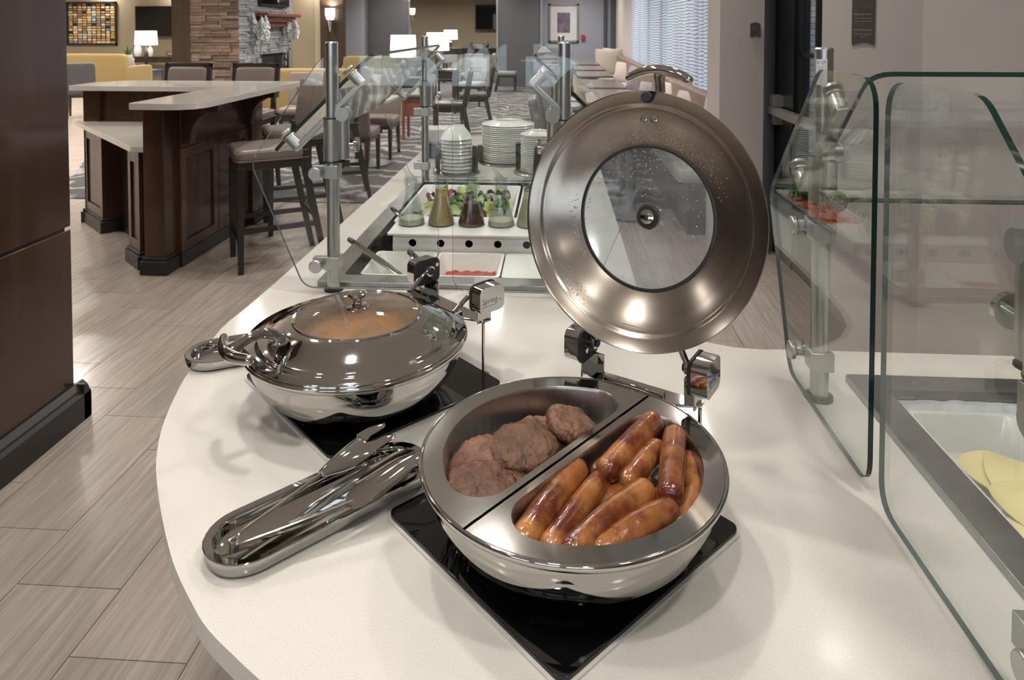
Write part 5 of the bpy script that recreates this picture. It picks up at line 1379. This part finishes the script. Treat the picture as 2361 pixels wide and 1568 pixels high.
# ---- window bench and pillows
t = thing('window_bench', 'long upholstered bench under the curtained window', 'bench', (1.2, 11, .008))
q = MB()
for k in range(8):
    a = 5.15 + k * 1.55; q.cushion(1.12, a + .77, .425, .235, .775, .055, .16, nu=28)
put(q, 'seat', BENCH, t, world=True, angle=80)
q = MB()
for k in range(4):
    a = 5.12 + k * 3.1; q.cushion(1.37, a + 1.55, .66, .060, 1.55, .25, .14, nu=28)
put(q, 'backrest', BENCHB, t, world=True, angle=80)
q = MB(); q.box(.95, 1.40, 5.15, 17.5, 0, .38); put(q, 'plinth', WOODDK, t, world=True)
PM = {}
def pillow(label, x, y, z, s, rz, lean, m, m2=None):
    q = MB(); N_ = 16; vs = []
    for sgn in (1, -1):
        for i in range(N_ + 1):
            for j in range(N_ + 1):
                u_, v_ = -1 + 2 * i / N_, -1 + 2 * j / N_
                pin = 1 - .10 * (1 - (abs(u_ * v_)) ** .8)
                th = .075 * ((1 - u_ ** 2) ** .55) * ((1 - v_ ** 2) ** .55)
                vs.append((u_ * s * (pin if abs(u_) > .5 else pin), sgn * th, v_ * s * pin + s * .92))
    k = (N_ + 1) ** 2
    q.add(vs, [(i * (N_ + 1) + j, (i + 1) * (N_ + 1) + j, (i + 1) * (N_ + 1) + j + 1, i * (N_ + 1) + j + 1) for i in range(N_) for j in range(N_)])
    q.f += [tuple(k + a for a in (i * (N_ + 1) + j, i * (N_ + 1) + j + 1, (i + 1) * (N_ + 1) + j + 1, (i + 1) * (N_ + 1) + j)) for i in range(N_) for j in range(N_)]
    q.m = [0] * (N_ * N_) + [1] * (N_ * N_)
    o = put(q, 'throw_pillow', [m, m2 or m], angle=80)
    M = T_((x, y, z), rz) @ Matrix.Rotation(lean, 4, 'X'); o.matrix_world = M; FR[o.name] = M
    tag(o, label, 'pillow', 'throw pillows on the window bench')
pillow('beige pillow at the pier end of the bench, nearest of the row', 1.30, 5.85, .482, .25, R_(-62), R_(-14), PILLB)
pillow('grey velvet pillow second from the pier end of the bench', 1.27, 6.95, .482, .22, R_(-50), R_(-18), PILLG, PILLB)
pillow('grey velvet pillow just right of the lid handle', 1.25, 8.15, .482, .22, R_(-48), R_(-18), PILLG, PILLB)
pillow('small rolled grey pillow seen left of the handle stem', 1.22, 9.75, .482, .16, R_(-40), R_(-24), PILLG)
pillow('grey velvet pillow half way down the bench', 1.26, 11.6, .482, .22, R_(-50), R_(-18), PILLG)
pillow('grey velvet pillow in front of the big beige pair', 1.22, 13.4, .482, .21, R_(-40), R_(-20), PILLG, PILLB)
pillow('large beige pillow at the far end of the bench', 1.12, 15.6, .482, .30, R_(-12), R_(-12), PILLB)
pillow('large beige pillow behind the other one at the far bench end', 1.25, 16.2, .482, .30, R_(-35), R_(-10), PILLB)

# ---- sheer curtain, folded, with fine wavy lines woven in
def curtmat():
    m = bpy.data.materials.new('patterned_sheer'); m.use_nodes = True; nt = m.node_tree; L = nt.links.new
    b = bs(m); out = nt.nodes['Material Output']
    tcn = node(nt, 'ShaderNodeTexCoord'); wv = node(nt, 'ShaderNodeTexWave', wave_type='BANDS', bands_direction='Z'); wv.inputs['Scale'].default_value = 8.5; wv.inputs['Distortion'].default_value = 5; wv.inputs['Detail'].default_value = 1; wv.inputs['Detail Scale'].default_value = .7
    L(tcn.outputs['Object'], wv.inputs['Vector'])
    rp = node(nt, 'ShaderNodeValToRGB'); e = rp.color_ramp.elements; e[0].position = .10; e[0].color = (.26, .30, .36, 1); e[1].position = .28; e[1].color = (.80, .84, .90, 1)
    L(wv.outputs['Fac'], rp.inputs[0]); L(rp.outputs[0], b.inputs['Base Color']); b.inputs['Roughness'].default_value = .9
    tl = node(nt, 'ShaderNodeBsdfTranslucent'); L(rp.outputs[0], tl.inputs[0]); mx = node(nt, 'ShaderNodeMixShader'); mx.inputs[0].default_value = .6
    L(b.outputs[0], mx.inputs[1]); L(tl.outputs[0], mx.inputs[2]); L(mx.outputs[0], out.inputs[0]); return m
CURT = curtmat()
for nm, y0, y1, lab in (('curtain', 6.12, 10.02, 'sheer white curtain with fine wavy grey lines, nearer window'), ('curtain', 10.04, 14.0, 'sheer white curtain with fine wavy grey lines, farther window')):
    q = MB(); n_ = 260; a, b = [], []
    for i in range(n_ + 1):
        yy = y0 + (y1 - y0) * i / n_; xx = 1.475 - .020 * math.sin(yy * 26) - .012 * math.sin(yy * 11 + 1)
        a.append((min(xx, 1.497), yy, .03)); b.append((min(xx, 1.497), yy, 2.72))
    q.add(a + b, [(i, i + 1, n_ + 2 + i, n_ + 1 + i) for i in range(n_)])
    solo(q, nm, CURT, lab, 'curtain', angle=80)
q = MB(); q.cyl((1.47, 6.0, 2.74), (1.47, 14.1, 2.74), .014, n=12); solo(q, 'curtain_rod', SATIN, 'steel rod above the window curtains', 'curtain rod')

# ================================================================== WALL THINGS
t = thing('framed_print', 'purple abstract print in a silver frame with a wide white mat on the blue-grey wall', 'picture', (.175, 18.2, 1.63))
q = MB()
for b in ((-.39, .39, -.50, -.445), (-.39, .39, .445, .50), (-.39, -.335, -.50, .50), (.335, .39, -.50, .50)): q.box(b[0], b[1], -.04, 0, b[2], b[3])
put(q, 'frame', mat('pewter_frame', (.33, .31, .29), .35, .6, nscale=20, namt=.2), t, bevel=.006)
q = MB(); q.box(-.34, .34, -.015, -.002, -.45, .45); put(q, 'mat_board', WHITET, t)
q = MB(); q.box(-.165, .165, -.018, -.014, -.25, .27); put(q, 'print', mat('purple_print', (.20, .16, .22), .5, col2=(.07, .04, .09), nscale=4, namt=.5), t)
q = MB(); q.box(.63, .72, 18.13, 18.2, 1.20, 1.33); t_ = solo(q, 'fire_alarm', mat('alarm_red', (.45, .02, .05), .35, nscale=10, namt=.1), 'small red fire alarm box right of the framed print', 'fire alarm', bevel=.006)
q = MB(); q.box(1.485, 1.499, 14.28, 14.40, 1.15, 1.29); q.box(1.478, 1.486, 14.325, 14.355, 1.19, 1.25); solo(q, 'light_switch', WHITET, 'white switch plate between the curtain and the far corner', 'light switch', bevel=.003)
def tv(x0, x1, y, z0, z1, label, M=None):
    t = thing('television', label, 'television', ((x0 + x1) / 2, y, (z0 + z1) / 2))
    q = MB(); q.box(x0, x1, y, y + .05, z0, z1); put(q, 'bezel', BLACKPL, t, world=True, bevel=.004)
    q = MB(); q.box(x0 + .015, x1 - .015, y - .003, y, z0 + .02, z1 - .015); put(q, 'screen', BLACKGLASS, t, world=True)
    q = MB(); q.box((x0 + x1) / 2 - .15, (x0 + x1) / 2 + .15, y + .05, y + .11, (z0 + z1) / 2 - .1, (z0 + z1) / 2 + .1); put(q, 'bracket', BLACKPL, t, world=True)
tv(-2.42, -1.55, 20.78, 1.45, 2.20, 'black television on the tan wall between the grey panels')
tv(-11.85, -10.55, 19.08, 1.26, 2.12, 'wide black television on the lounge wall behind the lamp')
t = thing('television', 'black television above the fireplace mantel, only its lower edge in view', 'television', (-5.5, 13.4, 2.2))
q = MB(); q.box(-5.538, -5.49, 12.75, 14.15, 1.93, 2.65); put(q, 'bezel', BLACKPL, t, world=True, bevel=.004)
q = MB(); q.box(-5.49, -5.487, 12.78, 14.12, 1.96, 2.62); put(q, 'screen', BLACKGLASS, t, world=True)
# lounge artwork: grid of small warm panels
t = thing('wall_art', 'black-framed grid artwork in gold, orange and cream on the lounge wall', 'picture', (-13.2, 19.2, 1.63))
q = MB()
for b in ((-.75, .75, -.62, -.57), (-.75, .75, .57, .62), (-.75, -.70, -.62, .62), (.70, .75, -.62, .62)): q.box(b[0], b[1], -.05, 0, b[2], b[3])
q.box(-.72, .72, -.01, 0, -.6, .6); put(q, 'frame', BLACKPL, t)
ARTC = [mat('art_gold', (.55, .34, .09), .5, nscale=30, namt=.4), mat('art_cream', (.62, .55, .38), .5, nscale=30, namt=.3), mat('art_rust', (.42, .16, .05), .5, nscale=30, namt=.4), mat('art_slate', (.22, .26, .26), .5, nscale=30, namt=.4)]
rnd = random.Random(5)
for i in range(10):
    for j in range(16):
        if rnd.random() < .06: continue
        q = MB(); w_, h_ = .062 * rnd.uniform(.75, 1), .031 * rnd.uniform(.7, 1); x, z = -.62 + i * .138, -.53 + j * .071
        q.box(x - w_, x + w_, -.02, -.01, z - h_, z + h_); put(q, 'panel', ARTC[rnd.choice((0, 0, 1, 1, 2, 3))], t, smooth=False)

# signs
SIGN = mat('sign_grey_brown', (.085, .070, .066), .5, nscale=8, namt=.05)
LET = mat('sign_lettering', (.42, .40, .40), .5, nscale=8, namt=.05)
LET2 = mat('sign_blue_edge', (.22, .25, .30), .5, nscale=8, namt=.05)
def sign_outline(w_, h_, arch, notch, n=10):
    P = [(-w_ + 2 * w_ * i / n, -h_ + notch * math.sin(PI * i / n)) for i in range(n + 1)]
    return P + [(w_ - 2 * w_ * i / n, h_ + arch * math.sin(PI * i / n) - arch) for i in range(n + 1)]
SM = Matrix(((1, 0, 0, 0), (0, 0, -1, 0), (0, 1, 0, 0), (0, 0, 0, 1)))
t = thing('hours_sign', 'tall grey-brown wall sign with breakfast and social hours in pale lettering', 'sign', (1.2215, 2.9, 1.59))
q = MB(); q.prism(sign_outline(.0440, .145, .012, .010), .006, .012, M=SM); put(q, 'face', SIGN, t, smooth=False)
q = MB(); q.prism(sign_outline(.0415, .150, .012, .012), .0005, .006, M=SM @ Matrix.Translation((.003, -.002, 0))); put(q, 'backing', LET2, t, smooth=False)
FT = SM @ Matrix.Translation((0, 0, .0122))
for txt, s_, z in (('BREAKFAST BUFFET', .0078, -.046 + .017 - 0), ('MONDAY - FRIDAY 6AM - 9AM', .0047, -.052 + .008), ('SATURDAY - SUNDAY 7AM - 10AM', .0045, -.062 + .008 - .002), ('THE SOCIAL HOUR', .0082, -.094 + .003), ('MON THRU WEDNESDAY', .0056, -.108 - .0), ('5PM - 7PM', .0052, -.119 + .001)):
    write(txt, s_, FT @ Matrix.Translation((-.003, z + .0, 0)), LET, t)
q = MB()
for a, b in ((-.016, -.013), (.009, .012)): q.box(a, b, 0, .0003, -.006, .030, M=FT)
q.box(-.013, .009, 0, .0003, .0005, .002, M=FT @ Matrix.Identity(4)); put(q, 'emblem', LET, t, M=Matrix.Translation((0, 0, .0)))
t = thing('room_sign', 'small arched grey-brown sign with a notched foot on the pier', 'sign', (1.300, 4.72, 1.497))
q = MB(); q.prism(sign_outline(.0315, .048, .009, .008), .006, .013, M=SM); put(q, 'face', SIGN, t, smooth=False)
q = MB(); q.prism(sign_outline(.0295, .050, .009, .009), .0005, .006, M=SM @ Matrix.Translation((.003, -.002, 0))); put(q, 'backing', LET2, t, smooth=False)
write('EXIT', .0105, SM @ Matrix.Translation((-.004, .008, .0132)), LET, t)

# sconces
def sconce(x, y, z, label, s_=1.0):
    t = thing('wall_sconce', label, 'sconce', (x, y, z), 0)
    q = MB(); q.lathe([(.075 * s_, 0), (.11 * s_, .10 * s_), (.115 * s_, .27 * s_), (.105 * s_, .27 * s_), (.10 * s_, .1 * s_), (.065 * s_, 0)], 24, c=(0, -.13, 0)); put(q, 'glass_shade', mat('lit_shade', (.95, .9, .8), .4, emit=(1, .84, .62), estr=5.5, nscale=4, namt=.02) if 'lit_shade' not in bpy.data.materials else bpy.data.materials['lit_shade'], t)
    q = MB(); q.lathe([(0, -.30 * s_), (.015 * s_, -.28 * s_), (.05 * s_, -.12 * s_), (.072 * s_, .0), (0, 0)], 20, c=(0, -.13, 0)); q.box(-.03, .03, -.12, 0, -.15 * s_, -.02); put(q, 'stem', CHROME, t)
    l = lamp_light('sconce_lamp', (x, y - .13, z + .32), .15, 14, rot=(PI, 0, 0), spread=170); return t
sconce(-5.40, 16.6, 1.70, 'glowing white glass sconce with a steel tail on the dark wood pier')
sconce(-3.66, 17.80, 1.84, 'narrow glowing sconce at the edge of the grey panel', .6)

# table lamps
SHADE = mat('lit_lampshade', (.95, .92, .88), .7, emit=(1, .93, .84), estr=3.2, nscale=30, namt=.02)
def lamp(x, y, zb, z0, z1, r, label, base_m):
    t = thing('table_lamp', label, 'lamp', (x, y, zb))
    q = MB(); q.lathe([(r, z0 - zb), (r * .93, z1 - zb), (r * .92, z1 - zb), (r * .99, z0 - zb)], 36); q.lathe([(.01, z1 - zb - .02), (r * .9, z1 - zb - .02), (r * .9, z1 - zb - .018), (.01, z1 - zb - .018)], 36); put(q, 'lamp_shade', SHADE, t)
    q = MB(); q.lathe([(0, 0), (.085, 0), (.085, .015), (.035, .03), (.045, .06), (.05, (z0 - zb) * .6), (.03, (z0 - zb) * .8), (.012, (z0 - zb) * .86), (.012, z0 - zb + .1), (0, z0 - zb + .1)], 24); put(q, 'base', base_m, t)
    for up_ in (0, PI): lamp_light('table_lamp_bulb', (x, y, (z0 + z1) / 2), .12, 9, rot=(up_, 0, 0), spread=170)
def console(name, label, x0, x1, y0, y1, h, m, legs=.04, cat='console table'):
    t = thing(name, label, cat, ((x0 + x1) / 2, (y0 + y1) / 2, .008))
    q = MB(); q.box(x0, x1, y0, y1, h - .04, h); put(q, 'top', m, t, world=True, bevel=.003)
    q = MB(); q.box(x0 + .02, x1 - .02, y0 + .02, y1 - .02, h - .16, h - .04); put(q, 'apron', m, t, world=True)
    for xx in (x0, x1 - legs):
        for yy in (y0, y1 - legs):
            q = MB(); q.box(xx, xx + legs, yy, yy + legs, .0, h - .04); put(q, 'leg', m, t, world=True)
console('lamp_table', 'dark console table under the nearest big white table lamp', -2.75, -2.02, 10.65, 11.0, .74, WOODDK)
lamp(-2.39, 10.82, .741, 1.05, 1.395, .205, 'nearest big white drum lamp on the dark console', WOODDK)
console('lamp_table', 'dark console table under the second white table lamp', -2.45, -1.75, 12.1, 12.5, .78, WOODDK)
lamp(-2.10, 12.28, .781, 1.11, 1.425, .205, 'second white drum lamp, behind the nearest one', WOODDK)
console('lamp_table', 'black console table on the tan far wall with small dark ornaments', -3.10, -1.60, 19.0, 19.5, .95, WOODDK)
lamp(-2.92, 19.2, .951, 1.19, 1.45, .195, 'smallest white lamp, on the far black console', WOODDK)
for k, (x, r) in enumerate(((-2.35, .07), (-1.95, .10))):
    q = MB(); q.lathe([(0, 0), (r * .5, 0), (r, .06), (r * .8, .14), (r * .3, .18), (0, .18)], 18); solo(q, 'dark_vase', BLACKPL, ['small dark vase on the far black console, left one', 'dark round vase on the far black console, right one'][k], 'vase', (x, 19.2, .951))
console('lamp_table', 'low dark side table beside the mustard armchair', -10.75, -10.0, 16.7, 17.3, .46, mat('slate_table', (.07, .08, .10), .4, nscale=10, namt=.2))
lamp(-10.28, 17.0, .461, 1.08, 1.43, .262, 'white drum lamp on the low table beside the mustard armchair', WOODDK)
console('console_table', 'long dark console under the lounge television', -11.9, -9.9, 18.5, 18.95, .72, WOODDK)
q = MB(); q.lathe([(0, 0), (.12, 0), (.20, .09), (.18, .16), (.165, .16), (.185, .09), (.11, .012), (0, .012)], 24); solo(q, 'glass_bowl', GLASSG, 'clear glass bowl of shells on the lounge console', 'bowl', (-10.55, 18.7, .721))
q = MB()
for k in range(14): q.cushion(rnd.uniform(-.09, .09), rnd.uniform(-.09, .09), .03 + .02 * rnd.random(), .035, .03, .02, .8, nu=8, nv=5)
o = solo(q, 'shells', mat('pinkish_shells', (.5, .3, .24), .6, nscale=9, namt=.3), 'pinkish shells inside the glass bowl', 'shells', (-10.55, 18.7, .735)); o['kind'] = 'stuff'
q = MB(); q.lathe([(0, 0), (.07, 0), (.10, .10), (.06, .22), (.05, .24), (0, .24)], 18); solo(q, 'yellow_vase', FABY, 'yellow vase at the right end of the lounge console', 'vase', (-10.02, 18.7, .721))
for k, (x, s_) in enumerate(((-11.55, 1.0), (-11.2, .8))):
    q = MB(); q.lathe([(0, 0), (.07 * s_, 0), (.10 * s_, .1 * s_), (.09 * s_, .25 * s_), (.035 * s_, .33 * s_), (.03 * s_, .36 * s_), (0, .36 * s_)], 20); solo(q, 'white_vase', CERAMIC, ['taller white vase on the lounge console', 'shorter white vase on the lounge console'][k], 'vase', (x, 18.7, .721))
# snake plant in a white pot on a small stand
t = thing('plant_stand', 'small dark stand under the potted plant beside the mustard armchair', 'stand', (-10.25, 16.2, .008))
q = MB(); q.lathe([(0, 0), (.12, 0), (.12, .02), (.03, .03), (.03, .56), (.15, .57), (.15, .60), (0, .60)], 20); put(q, 'stand', WOODDK, t)
t = thing('potted_plant', 'spiky green plant in a square white pot beside the mustard armchair', 'plant', (-10.25, 16.2, .61))
q = MB(); q.loft([[(p[0], p[1], z) for p in rrect(-r, r, -r, r, .02, 3)] for r, z in ((.085, 0), (.105, .17), (.095, .17), (.09, .15))]); put(q, 'pot', CERAMIC, t)
GRN = mat('plant_green', (.03, .12, .03), .5, nscale=9, namt=.4)
for k in range(11):
    a = k * 2.4; L_ = .24 + .10 * rnd.random(); q = MB(); w_ = .02
    p = [Vector((math.cos(a) * .02, math.sin(a) * .02, .15)), Vector((math.cos(a) * .06, math.sin(a) * .06, .15 + L_ * .6)), Vector((math.cos(a) * .14, math.sin(a) * .14, .15 + L_))]
    strip(q, spline(p, 4), [.03, .034, .036, .034, .032, .026, .018, .010, .003], .003, None, 2, Vector((-math.sin(a), math.cos(a), 0))); put(q, 'leaf', GRN, t)

# sofas
def sofa(label, x0, x1, yb, depth, hb, rz=0, base=True, group=None):
    t = thing('sofa', label, 'sofa', ((x0 + x1) / 2, yb, .0), rz, group); w_ = (x1 - x0) / 2
    q = MB(); q.cushion(0, .10, hb * .5 + .07, w_ - .02, .11, hb * .5 - .07, .2, nu=32); put(q, 'backrest', FABY, t, angle=80)
    for s_ in (-1, 1):
        q = MB(); q.cushion(s_ * (w_ - .06), depth / 2 + .02, .38, .09, depth / 2, .27, .25); put(q, 'armrest', FABY, t, angle=80)
    q = MB(); q.cushion(0, depth / 2 + .06, .33, w_ - .14, depth / 2 - .05, .12, .2); put(q, 'seat', FABY, t, angle=80)
    q = MB(); q.box(-w_ + .06, w_ - .06, .03, depth, 0.01, .12); put(q, 'plinth', BASEB, t)
    return t
sofa('mustard yellow armchair with its back to us, beside the lamp at the left', -11.3, -9.55, 15.0, 1.0, .93)
sofa('long mustard yellow sofa behind the bar stools', -4.75, -2.7, 10.9, .85, .86)
sofa('mustard yellow sofa far back under the blue-grey wall', -4.95, -3.70, 15.9, .8, .86)
pillow('grey pillow on the mustard armchair by the lamp', -9.72, 15.40, .46, .24, R_(75), R_(-20), PILLG)

# pampas grass in tall floor vases flanking the firebox
def pampas(x, y, z0, label, sd):
    t = thing('pampas_vase', label, 'vase', (x, y, .0)); r_ = random.Random(sd)
    q = MB(); q.lathe([(0, 0), (.07, 0), (.075, .02), (.05, z0), (.045, z0), (.065, .03), (0, .03)], 20); put(q, 'vase', ALU, t)
    for k in range(5):
        a = r_.uniform(0, 6.28); lean = r_.uniform(.02, .11); L_ = r_.uniform(.55, .8)
        top = Vector((math.cos(a) * lean * 1.4, math.sin(a) * lean * 1.4, z0 + L_))
        q = MB(); q.tube([Vector((0, 0, z0 - .3)), Vector((0, 0, z0)) + Vector((math.cos(a), math.sin(a), 0)) * .02, top], .004, 6); st = put(q, 'stem', mat('dry_stem', (.25, .22, .15), .7, nscale=9, namt=.2) if 'dry_stem' not in bpy.data.materials else bpy.data.materials['dry_stem'], t)
        q = MB()
        for j in range(90):
            u_ = r_.random(); c = top + Vector((0, 0, -.30 + .36 * u_)); rad = .085 * math.sin(PI * (u_ * .85 + .1)); b = r_.uniform(0, 6.28)
            e = c + Vector((math.cos(b) * rad, math.sin(b) * rad, -.06 + .05 * r_.random())); s_ = Vector((-math.sin(b), math.cos(b), .3)) * .010
            q.add([c, c + s_ * .6, e + s_, e - s_ + Vector((0, 0, -.02))], [(0, 1, 2, 3)])
        put(q, 'plume', PLUME, st)
PLUME = mat('white_plume', (.72, .74, .76), .9, nscale=20, namt=.1)
pampas(-5.43, 12.50, .95, 'tall steel vase of white pampas plumes left of the firebox', 1)
pampas(-5.42, 13.95, 1.05, 'tall steel vase of white pampas plumes right of the firebox', 2)

# small glowing box added outside in place of a lamp mirrored in the door
t = thing('lamp_reflection', 'small square glowing box standing in for a lamp reflected in the exit door glass', 'lamp reflection', (3.28, 9.0, 1.72))
q = MB(); q.box(-.04, .04, -.10, -.02, -.055, .055); put(q, 'glass', SHADE, t, bevel=.004)
q = MB(); q.box(-.045, .045, -.105, 0, .055, .065); q.box(-.02, .02, -.02, .01, -.03, .06); put(q, 'cap', BLACKPL, t)
